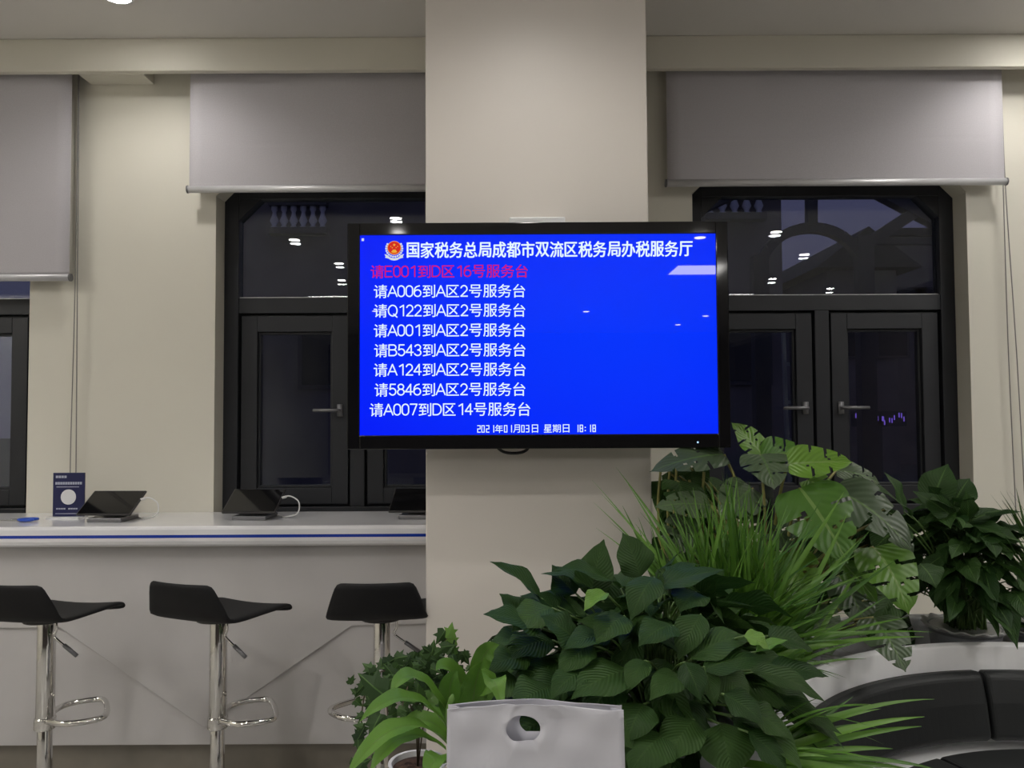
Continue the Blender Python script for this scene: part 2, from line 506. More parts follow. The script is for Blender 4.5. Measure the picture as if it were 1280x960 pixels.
def window(i, x0, x1):
    b = MB(); fw, d = 0.07, 0.07
    y0, y1 = GLASS_Y, GLASS_Y + d
    b.box((x0, y0, SILL), (x0 + fw, y1, HEAD))
    b.box((x1 - fw, y0, SILL), (x1, y1, HEAD))
    b.box((x0 + fw, y0, SILL), (x1 - fw, y1, SILL + fw))
    b.box((x0 + fw, y0, HEAD - fw), (x1 - fw, y1, HEAD))
    tz = 2.027
    b.box((x0 + fw, y0 + 0.004, tz - 0.038), (x1 - fw, y1, tz + 0.038))
    xm = (x0 + x1) / 2
    b.box((xm - 0.035, y0 + 0.004, SILL + fw), (xm + 0.035, y1, tz - 0.038))
    c2 = CH + 0.05
    b.prism([(x0 + fw, HEAD - fw - c2 + 0.03), (x0 + fw + c2 - 0.03, HEAD - fw), (x0 + fw, HEAD - fw)], y0 + 0.002, y1)
    b.prism([(x1 - fw, HEAD - fw - c2 + 0.03), (x1 - fw, HEAD - fw), (x1 - fw - c2 + 0.03, HEAD - fw)], y0 + 0.002, y1)
    w = b.build('window_%d' % i, M['frame'], bevel=0.003)
    struct(w, ['dark window behind the long blind beside the blue card',
               'dark window above the counter behind the tablets',
               'dark window behind the plants to the right of the pillar'][i - 1])
    tilt = 0.0036

    def pane(px0, px1, pz0, pz1, yy, name='pane', parent=w):
        g = MB()
        for k, (dy, tl) in enumerate(((0.0, 0.0), (0.018, tilt))):
            h = (pz1 - pz0) * tl
            c = ((px0 + px1) / 2, yy + dy + h * 0.5, (pz0 + pz1) / 2)
            az = V((0, tl, 1)).normalized()
            ay = V((0, 1, -tl)).normalized()
            g.obox(c, (1, 0, 0), ay, az, (px1 - px0) / 2, 0.002, (pz1 - pz0) / 2)
        return g.build(name, M['glass'], parent)
    gy = y0 + 0.035
    pane(x0 + fw, x1 - fw, tz + 0.038, HEAD - fw, gy)
    s_ = MB(); s_.box((x0 + fw, y0 + 0.02, tz + 0.038), (x1 - fw, y0 + 0.032, tz + 0.043)); s_.build('glazing_bead', M['alu'], w)
    for k, (sx0, sx1) in enumerate(((x0 + fw, xm - 0.035), (xm + 0.035, x1 - fw))):
        g = 0.012; sw = 0.078
        a0, a1, z0, z1 = sx0 + g, sx1 - g, SILL + fw + g, tz - 0.038 - g
        sb = MB(); ya, yb = y0 + 0.012, y1 - 0.004
        sb.box((a0, ya, z0), (a0 + sw, yb, z1)); sb.box((a1 - sw, ya, z0), (a1, yb, z1))
        sb.box((a0 + sw, ya, z0), (a1 - sw, yb, z0 + sw)); sb.box((a0 + sw, ya, z1 - sw), (a1 - sw, yb, z1))
        # slim inner glazing rebate
        q = 0.012
        sb.box((a0 + sw, ya + 0.018, z0 + sw), (a0 + sw + q, yb, z1 - sw)); sb.box((a1 - sw - q, ya + 0.018, z0 + sw), (a1 - sw, yb, z1 - sw))
        sb.box((a0 + sw + q, ya + 0.018, z0 + sw), (a1 - sw - q, yb, z0 + sw + q)); sb.box((a0 + sw + q, ya + 0.018, z1 - sw - q), (a1 - sw - q, yb, z1 - sw))
        # seal strip closing the gap to the frame
        sb.box((sx0, y0 + 0.045, z0 - g), (a0, y1, z1 + g)); sb.box((a1, y0 + 0.045, z0 - g), (sx1, y1, z1 + g))
        sb.box((a0, y0 + 0.045, z1), (a1, y1, z1 + g)); sb.box((a0, y0 + 0.045, z0 - g), (a1, y1, z0))
        so = sb.build('sash', M['frame'], w, bevel=0.0025)
        pane(a0 + sw, a1 - sw, z0 + sw, z1 - sw, ya + 0.032, parent=so)
        hb = MB(); hx = (a1 - sw / 2) if k == 0 else (a0 + sw / 2)
        hz = at(415, 513, GLASS_Y).z
        sgn = -1 if k == 0 else 1
        hb.box((hx - 0.013, ya - 0.010, hz - 0.03), (hx + 0.013, ya, hz + 0.03))
        hb.tube([(hx, ya - 0.002, hz), (hx, ya - 0.035, hz), (hx + sgn * 0.012, ya - 0.045, hz), (hx + sgn * 0.12, ya - 0.045, hz)], 0.008, 8)
        hb.build('handle', M['midgrey'], so, smooth=True)
    return w


for i, (x0, x1) in enumerate(WINS):
    window(i + 1, x0, x1)


# ------------------------------------------------------------------ roller blinds
def blind(x0, x1, zb, label, chain_side, slack):
    Y = 3.575
    t = thing('roller_blind', label, 'blind', ((x0 + x1) / 2, Y, zb), 0, None)
    hw = (x1 - x0) / 2
    top = CEIL - zb
    b = MB(); b.tube([(-hw + 0.01, 0.022, top - 0.045), (hw - 0.01, 0.022, top - 0.045)], 0.022, 14); b.build('roller', M['rail'], t, smooth=True)
    b = MB()
    b.grid(lambda u, v: (-hw + 2 * hw * u, 0.0012 * sin(u * 9) * (1 - v) + (0.0015 * math.exp(-((v - 0.32) / 0.008) ** 2)), 0.012 + (top - 0.05) * v), 24, 60)
    b.build('fabric', M['blind'], t, smooth=True, solid=0.0016)
    b = MB(); b.tube([(-hw - 0.004, 0, 0.0), (hw + 0.004, 0, 0.0)], 0.0165, 14)
    b.build('bottom_rail', M['rail'], t, smooth=True)
    for sg in (-1, 1):
        b = MB(); b.tube([(sg * (hw + 0.004), 0, 0), (sg * (hw + 0.010), 0, 0)], 0.0185, 14); b.build('end_cap', M['midgrey'], t)
    for sg in (-1, 1):
        br = MB(); br.box((sg * hw - 0.006, -0.01, top - 0.10), (sg * hw + 0.006, 0.05, top)); br.build('bracket', M['rail'], t)
    if chain_side:
        for off in (0, 1):
            cx = chain_side * (hw + 0.012)
            b = MB()
            pts = [(cx + (0.004 if off else -0.0), 0.03, top - 0.05), (cx + off * 0.010, 0.03, 0.0), (cx + slack[off][0], 0.045, -0.8), (cx + slack[off][1], 0.05, slack[2] - zb)]
            b.tube(smooth_path(pts, 8), 0.0024, 6); b.build('pull_cord', M['cord'], t, smooth=True)
    return t


YB_ = 3.575
z1 = at(60, 347, YB_).z; z2 = at(380, 236, YB_).z; z3 = at(1045, 228, YB_).z
blind(-3.78, at(87, 300, YB_).x, z1, 'grey roller blind pulled lowest, above the blue card', 1, ((-0.018, -0.018), (0.008, 0.006), 1.08))
blind(at(237, 200, YB_).x, 0.02, z2, 'grey roller blind over the window above the counter', 0, None)
blind(at(834, 200, YB_).x, at(1255, 200, YB_).x, z3, 'grey roller blind right of the pillar, above the plants', 1, ((0.012, 0.03), (0.05, 0.075), 0.95))

# ------------------------------------------------------------------ service counter
CT = 1.042
CF = 3.185
cx0, cx1 = XL + 0.003, PX0 - 0.002
t = thing('service_counter', 'long white counter with a blue stripe running from the pillar under the windows', 'counter', ((cx0 + cx1) / 2, CF + 0.22, 0))
ox, oy = t.location.x, t.location.y


def loc_box(bb, a, c):
    bb.box((a[0] - ox, a[1] - oy, a[2]), (c[0] - ox, c[1] - oy, c[2]))


def yz_extrude(bb, prof, x0, x1):
    n = len(bb.v); k = len(prof)
    bb.v += [(x0 - ox, y - oy, z) for y, z in prof] + [(x1 - ox, y - oy, z) for y, z in prof]
    bb.f.append(tuple(range(n, n + k))); bb.f.append(tuple(range(n + 2 * k - 1, n + k - 1, -1)))
    for i in range(k):
        j = (i + 1) % k
        bb.f.append((n + j, n + i, n + k + i, n + k + j))


b = MB()
prof = [(WALL_Y - 0.003, CT), (CF + 0.012, CT), (CF + 0.003, CT - 0.004), (CF, CT - 0.013), (CF, CT - 0.060), (CF + 0.006, CT - 0.074), (CF + 0.022, CT - 0.084), (CF + 0.05, CT - 0.088), (WALL_Y - 0.003, CT - 0.088)]
yz_extrude(b, prof, cx0, cx1)
b.build('worktop', M['white'], t)
b = MB(); loc_box(b, (cx0, CF - 0.0012, CT - 0.046), (cx1, CF + 0.01, CT - 0.034)); b.build('blue_stripe', M['blue'], t)['label'] = 'thin blue stripe along the worktop edge'
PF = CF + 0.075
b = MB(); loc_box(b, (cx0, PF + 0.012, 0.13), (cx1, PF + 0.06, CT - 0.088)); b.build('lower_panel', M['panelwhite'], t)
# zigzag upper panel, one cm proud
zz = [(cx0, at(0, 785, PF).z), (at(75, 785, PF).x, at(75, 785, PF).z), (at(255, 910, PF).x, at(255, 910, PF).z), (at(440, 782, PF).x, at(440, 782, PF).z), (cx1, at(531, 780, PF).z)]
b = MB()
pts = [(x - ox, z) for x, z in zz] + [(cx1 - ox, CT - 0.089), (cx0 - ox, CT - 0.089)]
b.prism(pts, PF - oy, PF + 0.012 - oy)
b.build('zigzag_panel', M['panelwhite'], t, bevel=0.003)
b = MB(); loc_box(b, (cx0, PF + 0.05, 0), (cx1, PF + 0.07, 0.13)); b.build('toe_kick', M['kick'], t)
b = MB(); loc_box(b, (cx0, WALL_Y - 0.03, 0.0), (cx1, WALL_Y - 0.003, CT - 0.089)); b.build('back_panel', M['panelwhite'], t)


# ------------------------------------------------------------------ bar stools
def make_stool(label):
    t = thing('bar_stool', label, 'stool', (0, 0, 0), 0, 'bar stools along the counter')
    S = 0.795
    prof = [(-0.205, 0.142, 0.130), (-0.192, 0.100, 0.146), (-0.172, 0.050, 0.164), (-0.148, 0.014, 0.174), (-0.105, -0.004, 0.178), (-0.02, -0.006, 0.178),
            (0.08, -0.010, 0.176), (0.155, -0.014, 0.172), (0.195, -0.018, 0.168), (0.210, -0.030, 0.165), (0.204, -0.042, 0.163)]
    b = MB(); n = len(prof) - 1

    def f(u, v):
        d, z, hw = prof[round(u * n)]
        s = 2 * v - 1
        dip = 0.010 * (s * s) if d > -0.13 else 0.0
        back = 0.02 * (s * s) if z > 0.02 and d < -0.14 else 0.0
        return (s * hw, d + back, S + z + dip)
    b.grid(f, n, 8)
    b.build('seat', M['black'], t, smooth=True, solid=0.018, sub=1)['label'] = 'black moulded seat with a low back'
    b = MB(); b.lathe([(0.06, S - 0.028), (0.075, S - 0.026), (0.075, S - 0.016), (0.06, S - 0.014)], seg=24); b.build('mounting_plate', M['darkgrey'], t)
    b = MB(); b.lathe([(0.0305, 0.425), (0.0305, S - 0.03), (0.026, S - 0.02)], seg=28); b.build('sleeve', M['chrome'], t, smooth=True, bevel=0.001)
    b = MB(); b.lathe([(0.030, 0.385), (0.0355, 0.388), (0.0355, 0.425), (0.031, 0.430)], seg=28); b.build('collar', M['chrome'], t, smooth=True, bevel=0.002)
    b = MB(); b.lathe([(0.0245, 0.012), (0.0245, 0.39)], seg=28); b.build('lower_pole', M['chrome'], t, smooth=True, bevel=0.001)
    b = MB(); b.lathe([(0.205, 0.0), (0.208, 0.006), (0.20, 0.012), (0.12, 0.022), (0.05, 0.045), (0.027, 0.07), (0.0245, 0.075)], seg=48); b.build('base', M['chrome'], t, smooth=True)
    b = MB()
    zf = 0.425
    b.tube(smooth_path([(-0.028, 0.005, zf - 0.005), (-0.10, 0.06, zf), (-0.115, 0.14, zf), (-0.09, 0.185, zf), (0, 0.195, zf), (0.09, 0.185, zf), (0.115, 0.14, zf), (0.10, 0.06, zf), (0.028, 0.005, zf - 0.005)], 6), 0.0105, 12)
    b.build('footrest', M['chrome'], t, smooth=True)
    lv = MB()
    lv.tube(smooth_path([(0.03, -0.02, S - 0.022), (0.052, -0.02, S - 0.03), (0.055, -0.02, S - 0.055), (0.046, -0.02, S - 0.075), (0.06, -0.02, S - 0.090), (0.125, -0.02, S - 0.135)], 6), 0.0042, 8)
    lo = lv.build('height_lever', M['chrome'], t, smooth=True)
    g = MB(); g.tube([(0.085, -0.02, S - 0.107), (0.135, -0.02, S - 0.142)], 0.0075, 10); g.build('lever_grip', M['midgrey'], lo, smooth=True)
    return t


YS = 2.80
st = make_stool('first black bar stool, nearest the blue scissors, farthest from the pillar')
stools = [st]
p = at(58, 800, YS); st.location = (p.x, p.y, 0); st.rotation_euler = (0, 0, R(-8))
p = at(273, 800, YS); stools.append(dup(st, 'middle black bar stool, turned sideways, before the zigzag point of the counter', (p.x, p.y, 0), R(-20)))
p = at(477, 800, YS); stools.append(dup(st, 'black bar stool beside the pillar, its low back turned to us', (p.x, p.y, 0), R(3)))
for r, turn in zip(stools, (-52, -46, 40)):          # the foot ring turns freely on its pole
    for ch in r.children:
        if ch.name.startswith('footrest'): ch.rotation_euler = (0, 0, R(turn))


# ------------------------------------------------------------------ tablets on the counter
def make_tablet(label):
    t = thing('tablet', label, 'tablet', (0, 0, 0), 0, 'tablets on the counter')
    ti = R(58)
    up = V((0, sin(ti), cos(ti)))
    nrm = V((0, -cos(ti), sin(ti)))
    c = V((0, 0.0, 0.075))
    b = MB(); b.obox(c, (1, 0, 0), nrm, up, 0.118, 0.005, 0.082); b.build('body', M['darkgrey'], t, bevel=0.004)
    b = MB(); b.obox(c + nrm * 0.0054, (1, 0, 0), nrm, up, 0.112, 0.0006, 0.076); b.build('screen', M['tvblack'], t)
    b = MB()
    b.box((-0.075, -0.065, 0), (0.075, 0.085, 0.018))
    b.obox((0, 0.03, 0.045), (1, 0, 0), V((0, 1, 0.2)).normalized(), V((0, -0.2, 1)).normalized(), 0.05, 0.012, 0.035)
    b.build('stand', M['midgrey'], t, bevel=0.004)
    k = MB()
    k.tube(smooth_path([(0.108, 0.02, 0.085), (0.15, 0.02, 0.095), (0.19, 0.02, 0.07), (0.185, 0.02, 0.02), (0.13, 0.02, 0.004), (0.10, 0.05, 0.004), (0.02, 0.12, 0.004)], 8), 0.003, 8)
    ko = k.build('charging_cable', M['cable'], t, smooth=True)
    ko['label'] = 'white charging cable'
    g = MB(); g.tube([(0.104, 0.02, 0.0845), (0.135, 0.02, 0.0925)], 0.0055, 8); g.build('plug', M['cable'], ko, smooth=True)
    return t


tb = make_tablet('dark tablet on a stand beside the blue card')
p = at(140, 650, 3.38); tb.location = (p.x, p.y, CT); tb.rotation_euler = (0, 0, R(-2))
p = at(318, 648, 3.42); dup(tb, 'black tablet with a white cable loop before the dark window', (p.x, p.y, CT), R(-3))
p = at(523, 648, 3.42); dup(tb, 'black tablet half hidden behind the pillar', (p.x, p.y, CT), R(-4))

# blue card in a clear stand
p = at(86, 637, 3.47)
t = thing('card_stand', 'navy blue upright card with a white disc on the counter', 'sign', (p.x, p.y, CT))
k = 3.47 / F
b = MB(); b.box((-19.5 * k, -0.004, 0.006), (19.5 * k, 0.004, 0.20)); b.build('card', M['navy'], t, bevel=0.001)
b = MB(); b.box((-21 * k, -0.045, 0), (19 * k, 0.04, 0.006)); b.build('foot', M['paper'], t, bevel=0.001)
b = MB()
n0 = len(b.v)
b.tube([(0, -0.0055, 0.20 - 30 * k), (0, -0.0038, 0.20 - 30 * k)], 9.4 * k, 32)
b.build('white_disc', M['paper'], t)
b = MB()
random.seed(5)
for (u0, u1, v, h, dash) in ((-16, -2, 5, 3, 4), (-16.5, 17, 13, 3.2, 11), (-15, 13, 17.5, 0.8, 1), (-15, -3, 44.5, 1.8, 4), (0, 12, 44.5, 1.8, 4), (-16, 17, 50.5, 0.7, 1)):
    w = (u1 - u0) / dash
    for q in range(dash):
        b.box(((u0 + q * w) * k, -0.0048, 0.20 - (v + h / 2) * k), ((u0 + q * w + w * (0.8 if dash > 1 else 1)) * k, -0.0038, 0.20 - (v - h / 2) * k))
b.build('print', M['print'], t)

# scissors lying on the counter
p = at(24, 646, 3.36)
t = thing('scissors', 'blue handled scissors lying at the end of the counter', 'scissors', (p.x, p.y, CT), R(-8))
for sg in (-1, 1):
    b = MB()
    b.tube(smooth_path([(0.0, sg * 0.004, 0.008), (0.03, sg * 0.022, 0.009), (0.06, sg * 0.026, 0.010), (0.076, sg * 0.014, 0.010), (0.06, sg * 0.006, 0.009), (0.03, sg * 0.006, 0.009), (0.0, sg * 0.002, 0.008)], 6), 0.0058, 8)
    b.build('handle', M['scblue'], t, smooth=True)
    b = MB(); b.prism([(-0.10, 0), (0.005, -0.0), (0.005, 0.012)], -0.001, 0.001)
    o = b.build('blade', M['steel'], t); o.rotation_euler = (R(-90 + sg * 4), 0, 0); o.location = (0, 0, 0.006 + 0.002 * sg)

# ------------------------------------------------------------------ the screen on the pillar
TY = 2.52
k = TY / F
tc = at(672.5, 418.5, TY)
t = thing('display_screen', 'wall mounted display with a black frame showing a blue queue list', 'screen', (tc.x, tc.y, tc.z))


def S(px, py):
    """Pixel on the photo to local x, z on the display's face."""
    return ((px - 672.8) * k, -(py + 0.0052 * (px - 672.8) - 418.5) * k)


sx0, sz0 = S(449, 543.3); sx1, sz1 = S(897.5, 291.3); sz0 = -(543.3 - 418.5) * k; sz1 = -(291.3 - 418.5) * k
fx0, fx1, fz0, fz1 = -239.5 * k, 240 * k, -(561 - 418.5) * k, -(276 - 418.5) * k
b = MB()
b.box((fx0, 0.0, fz0), (sx0, 0.05, fz1)); b.box((sx1, 0.0, fz0), (fx1, 0.05, fz1))
b.box((sx0, 0.0, fz0), (sx1, 0.05, sz0)); b.box((sx0, 0.0, sz1), (sx1, 0.05, fz1))
b.box((sx0, 0.012, sz0), (sx1, 0.05, sz1))
b.build('bezel', M['tvblack'], t, bevel=0.003)
b = MB(); b.box((fx0 + 0.06, 0.05, fz0 + 0.05), (fx1 - 0.06, 0.095, fz1 - 0.05)); b.build('back_cover', M['darkgrey'], t, bevel=0.01)
b = MB(); b.box((sx0, 0.006, sz0), (sx1, 0.012, sz1)); scr = b.build('screen', M['screen'], t); scr['label'] = 'glowing blue screen'
b = MB(); b.box((0.0 - 0.17, 0.095, -0.28), (0.17, 0.158, 0.28)); b.box((-35 * k, 0.10, fz1 - 0.03), (38 * k, 0.158, fz1 + 0.043)); b.build('wall_bracket', M['trimwhite'], t, bevel=0.004)
b = MB(); b.tube([(198.5 * k, 0.0, -(553 - 418.5 + 1) * k), (198.5 * k, -0.0008, -(553 - 418.5 + 1) * k)], 0.0028, 10); b.build('indicator_light', M['led'], t)
b = MB()
b.tube(smooth_path([S(615, 555)[:1] + (0.07,) + S(615, 555)[1:], S(628, 566)[:1] + (0.075,) + S(628, 566)[1:], S(645, 568)[:1] + (0.075,) + S(645, 568)[1:], S(658, 564)[:1] + (0.075,) + S(658, 564)[1:], S(664, 552)[:1] + (0.07,) + S(664, 552)[1:]], 6), 0.005, 8)
b.build('power_cable', M['blackcable'], t, smooth=True)
YT = 0.0056


def text_mesh(body, bold=0.0):
    cu = bpy.data.curves.new('text', 'FONT')
    cu.body = body; cu.size = 1.0; cu.offset = bold; cu.resolution_u = 3
    o = bpy.data.objects.new('text', cu); C.objects.link(o)
    dg = bpy.context.evaluated_depsgraph_get()
    me = bpy.data.meshes.new_from_object(o.evaluated_get(dg))
    bpy.data.objects.remove(o); bpy.data.curves.remove(cu)
    return me


def put_text(name, body, x0, x1, y0, y1, m, bold=0.0):
    """Lettering fitted to the photo's box x0..x1, y0..y1 (pixels)."""
    me = text_mesh(body, bold)
    xs_ = [v.co.x for v in me.vertices]; ys_ = [v.co.y for v in me.vertices]
    ax, bx_, ay, by = min(xs_), max(xs_), min(ys_), max(ys_)
    for v in me.vertices:
        px = x0 + (v.co.x - ax) / (bx_ - ax) * (x1 - x0)
        py = y1 + (v.co.y - ay) / (by - ay) * (y0 - y1)
        X, Z = (px - 672.8) * k, -(py - 418.5) * k
        v.co = (X, YT, Z)
    me.materials.clear(); me.materials.append(m)
    o = bpy.data.objects.new(name, me); C.objects.link(o); o.parent = scr
    md = o.modifiers.new('thickness', 'SOLIDIFY'); md.thickness = 0.0004
    return o


def em_scale():
    w = []
    for q in ('国', '国国'):
        me = text_mesh(q); xs_ = [v.co.x for v in me.vertices]; w.append(max(xs_) - min(xs_)); bpy.data.meshes.remove(me)
    return 1.0 / (w[1] - w[0])


EM = em_scale()
# monoline Latin capitals and digits on a 1 x 1 box: strokes of points
def arc_pts(cx, cy, rx, ry, a0, a1, n=14):
    return [(cx + rx * cos(R(a0 + (a1 - a0) * i / n)), cy + ry * sin(R(a0 + (a1 - a0) * i / n))) for i in range(n + 1)]


def stadium(y0=0.0, y1=1.0):
    return arc_pts(.5, y1 - .32, .5, .32, 0, 180) + arc_pts(.5, y0 + .32, .5, .32, 180, 360) + [(1, y1 - .32)]


GLY = {
    'A': (11.2, [[(0, 0), (.5, 1), (1, 0)], [(.17, .33), (.83, .33)]]),
    'B': (9.4, [[(0, 0), (0, 1), (.55, 1)] + arc_pts(.55, .77, .36, .23, 90, -90) + [(0, .54)], [(.55, .54)] + arc_pts(.58, .27, .42, .27, 90, -90) + [(0, 0)]]),
    'D': (10.0, [[(0, 0), (0, 1), (.4, 1)] + arc_pts(.4, .5, .6, .5, 90, -90, 20) + [(0, 0)]]),
    'E': (8.6, [[(1, 1), (0, 1), (0, 0), (1, 0)], [(0, .52), (.85, .52)]]),
    'Q': (10.8, [arc_pts(.5, .5, .5, .5, 0, 360, 28), [(.6, .18), (1.0, -.12)]]),
    '0': (8.0, [stadium()]),
    '1': (4.4, [[(0, .80), (1, 1), (1, 0)]]),
    '2': (8.2, [arc_pts(.48, .70, .46, .30, 165, -35, 16) + [(0, 0), (1, 0)]]),
    '3': (8.0, [arc_pts(.48, .76, .44, .24, 160, -90, 16) + arc_pts(.48, .26, .50, .26, 90, -160, 16)]),
    '4': (9.0, [[(.72, 0), (.72, 1), (0, .30), (1, .30)]]),
    '5': (8.0, [[(.92, 1), (.16, 1), (.08, .52)] + arc_pts(.48, .31, .50, .31, 130, -155, 18)]),
    '6': (8.2, [[(.80, 1.0)] + arc_pts(.55, .45, .55, .50, 100, 180, 8) + arc_pts(.5, .31, .5, .31, 180, 540, 24)]),
    '7': (8.2, [[(0, 1), (1, 1), (.36, 0)]]),
    '8': (8.0, [arc_pts(.5, .77, .42, .23, 0, 360, 22), arc_pts(.5, .27, .5, .27, 0, 360, 22)]),
}
ADV = {'A': 11.6, 'B': 11.5, 'D': 12.0, 'E': 10.5, 'Q': 12.4}


def stroke(mm, pts, w, yy):
    """Flat monoline stroke through pixel points."""
    for (ax, ay), (bx_, by) in zip(pts, pts[1:]):
        dx, dy = bx_ - ax, by - ay; L = math.hypot(dx, dy)
        if L < 1e-6: continue
        ux, uy = dx / L, dy / L; e_ = w * 0.30
        q = []
        for (x, y, sg, sd) in ((ax, ay, -1, 1), (bx_, by, 1, 1), (bx_, by, 1, -1), (ax, ay, -1, -1)):
            X, Y = x + ux * e_ * sg - uy * w / 2 * sd, y + uy * e_ * sg + ux * w / 2 * sd
            q.append(((X - 672.8) * k, yy, -(Y - 418.5) * k))
        mm.quad(*q)


def text_row(name, body, x0, x1, yc, m, cjk=18.2, dig=10.2, h=13.4, lw=1.55, bold=0.0, hs=1.0):
    adv = [cjk if ord(ch) > 255 else ADV.get(ch, dig) for ch in body]
    f = (x1 - x0 + 2.4) / sum(adv)
    mm = MB(); x = x0 - 1.2
    for ch, a in zip(body, adv):
        a *= f
        if ord(ch) > 255:
            me = text_mesh(ch)
            sc = cjk * f * EM
            xs_ = [v.co.x for v in me.vertices]; ys_ = [v.co.y for v in me.vertices]
            mx_, my_ = (min(xs_) + max(xs_)) / 2, (min(ys_) + max(ys_)) / 2
            for di, (ddx, ddy) in enumerate(((0, 0),) if not bold else ((0, 0), (-bold, 0), (bold, 0), (0, bold * .6), (0, -bold * .6))):
                n0 = len(mm.v)
                for v in me.vertices:
                    px = x + a / 2 + (v.co.x - mx_) * sc + ddx; py = yc - (v.co.y - my_) * sc * hs + ddy
                    mm.v.append(((px - 672.8) * k, YT - 0.00004 * di, -(py - 418.5) * k))
                for p in me.polygons: mm.f.append(tuple(n0 + i for i in p.vertices))
            bpy.data.meshes.remove(me)
        else:
            w, st_ = GLY[ch]; w *= f
            gx = x + (a - w) / 2; yb = yc + h / 2 - 0.2
            for sst in st_:
                stroke(mm, [(gx + u * w, yb - v * h) for u, v in sst], lw, YT)
        x += a
    o = mm.build(name, m, scr, normals=False)
    md = o.modifiers.new('thickness', 'SOLIDIFY'); md.thickness = 0.0003
    return o


text_row('title_text', '国家税务总局成都市双流区税务局办税服务厅', 508, 868, 310.3, M['scr_white'], bold=0.42, hs=1.2)
rows = [('请E001到D区16号服务台', 463, 661, 337.5, 'scr_red'), ('请A006到A区2号服务台', 467, 657.5, 362.5, 'scr_white'), ('请Q122到A区2号服务台', 467, 657.5, 387, 'scr_white'),
        ('请A001到A区2号服务台', 467, 657.5, 412, 'scr_white'), ('请B543到A区2号服务台', 467.5, 657.5, 437, 'scr_white'), ('请A124到A区2号服务台', 467, 657.5, 461.5, 'scr_white'),
        ('请5846到A区2号服务台', 468, 657, 486.5, 'scr_white'), ('请A007到D区14号服务台', 462, 663, 511.5, 'scr_white')]
for body, a, c, y, m in rows:
    text_row('queue_text', body, a, c, y, M[m], bold=0.1)
# date line: seven-segment digits and characters
SEG = {'0': 'abcdef', '1': 'bc', '2': 'abged', '3': 'abgcd', '8': 'abcdefg'}
dm = MB()


def dpx(x0, x1, y0, y1):
    dm.box(((x0 - 672.8) * k, YT - 0.0003, -(y1 - 418.5) * k), ((x1 - 672.8) * k, YT, -(y0 - 418.5) * k))


def digit(d, x, w=4.2, y0=531.4, y1=540.6):
    ym = (y0 + y1) / 2; h = 1.05
    if d == '1':
        dpx(x, x + h, y0, y1); return
    for s_ in SEG[d]:
        if s_ == 'a': dpx(x, x + w, y0, y0 + h)
        if s_ == 'd': dpx(x, x + w, y1 - h, y1)
        if s_ == 'g': dpx(x, x + w, ym - h / 2, ym + h / 2)
        if s_ == 'b': dpx(x + w - h, x + w, y0, ym)
        if s_ == 'c': dpx(x + w - h, x + w, ym, y1)
        if s_ == 'f': dpx(x, x + h, y0, ym)
        if s_ == 'e': dpx(x, x + h, ym, y1)


for d, v in (('2', 410), ('0', 432), ('2', 457), ('1', 496), ('0', 553), ('1', 591), ('0', 645), ('3', 670), ('1', 946), ('8', 957), ('1', 1013), ('8', 1025)):
    digit(d, 500 + v / 4.267)
for y in (534, 538): dpx(730.6, 731.9, y, y + 1.3)
dm.build('date_digits', M['scr_white'], scr)
for ch, a, c in (('年', 505, 548), ('月', 602, 638), ('日', 702, 735), ('星', 765, 808), ('期', 812, 856), ('日', 867, 902)):
    put_text('date_text', ch, 500 + a / 4.267, 500 + c / 4.267, 530.8, 541, M['scr_white'], 0.004)
# small white dot in the corner of the picture
dm = MB(); dpx(451, 454, 295, 298.4); dm.build('corner_mark', M['em_white'], scr)


# emblem: red shield with gold stars and gate, cogged wreath, white ribbon
def disc(mm, cx, cy, r, dy, m, ry=None, seg=28):
    ry = ry or r; b = MB()
    pts = [((cx + r * cos(2 * pi * i / seg) - 672.8) * k, -(cy - ry * sin(2 * pi * i / seg) - 418.5) * k) for i in range(seg)]
    b.prism(pts, YT - 0.0003 - dy, YT - dy)
    return b


ex, ey = 492.2, 308.6
em = MB()
for i in range(22):
    a = 2 * pi * i / 22
    if sin(a) > 0.72: continue
    q = disc(em, ex + 10.2 * cos(a), ey - 0.5 - 10.4 * sin(a), 1.35, 0, None, seg=8)
    n = len(em.v); em.v += q.v; em.f += [tuple(n + j for j in f) for f in q.f]
em.build('emblem_wreath', M['em_white'], scr)
em = disc(None, ex, ey - 1.2, 8.8, 0.0002, None); em.build('emblem_ring', M['em_gold'], scr)
em = disc(None, ex, ey - 1.4, 8.0, 0.0004, None); em.build('emblem_field', M['em_red'], scr)
em = MB()


def star(cx, cy, r):
    pts = []
    for i in range(10):
        rr = r if i % 2 == 0 else r * 0.42
        a = pi / 2 + i * pi / 5
        pts.append(((cx + rr * cos(a) - 672.8) * k, -(cy - rr * sin(a) - 418.5) * k))
    em.prism(pts, YT - 0.001, YT - 0.0006)


star(ex, ey - 5.0, 2.2)
for dx, dy in ((-4.3, -3.0), (-2.4, -1.4), (2.4, -1.4), (4.3, -3.0)): star(ex + dx, ey + dy, 1.0)
for q in (disc(None, ex, ey + 3.6, 3.6, 0.0006, None, ry=1.5), disc(None, ex, ey + 1.8, 2.4, 0.0006, None, ry=0.9)):
    n = len(em.v); em.v += q.v; em.f += [tuple(n + j for j in f) for f in q.f]
em.build('emblem_star', M['em_gold'], scr)
em = MB()
rib = [(-12.5, 6.6), (-9, 7.6), (-5, 11.0), (0, 11.9), (5, 11.0), (9, 7.6), (12.5, 6.6), (10.8, 9.4), (11.6, 11.2), (7, 12.4), (4, 14.2), (0, 14.8), (-4, 14.2), (-7, 12.4), (-11.6, 11.2), (-10.8, 9.4)]
em.prism([((ex + a - 672.8) * k, -(ey + c - 418.5) * k) for a, c in reversed(rib)], YT - 0.0008, YT - 0.0004)
em.build('emblem_ribbon', M['em_white'], scr)


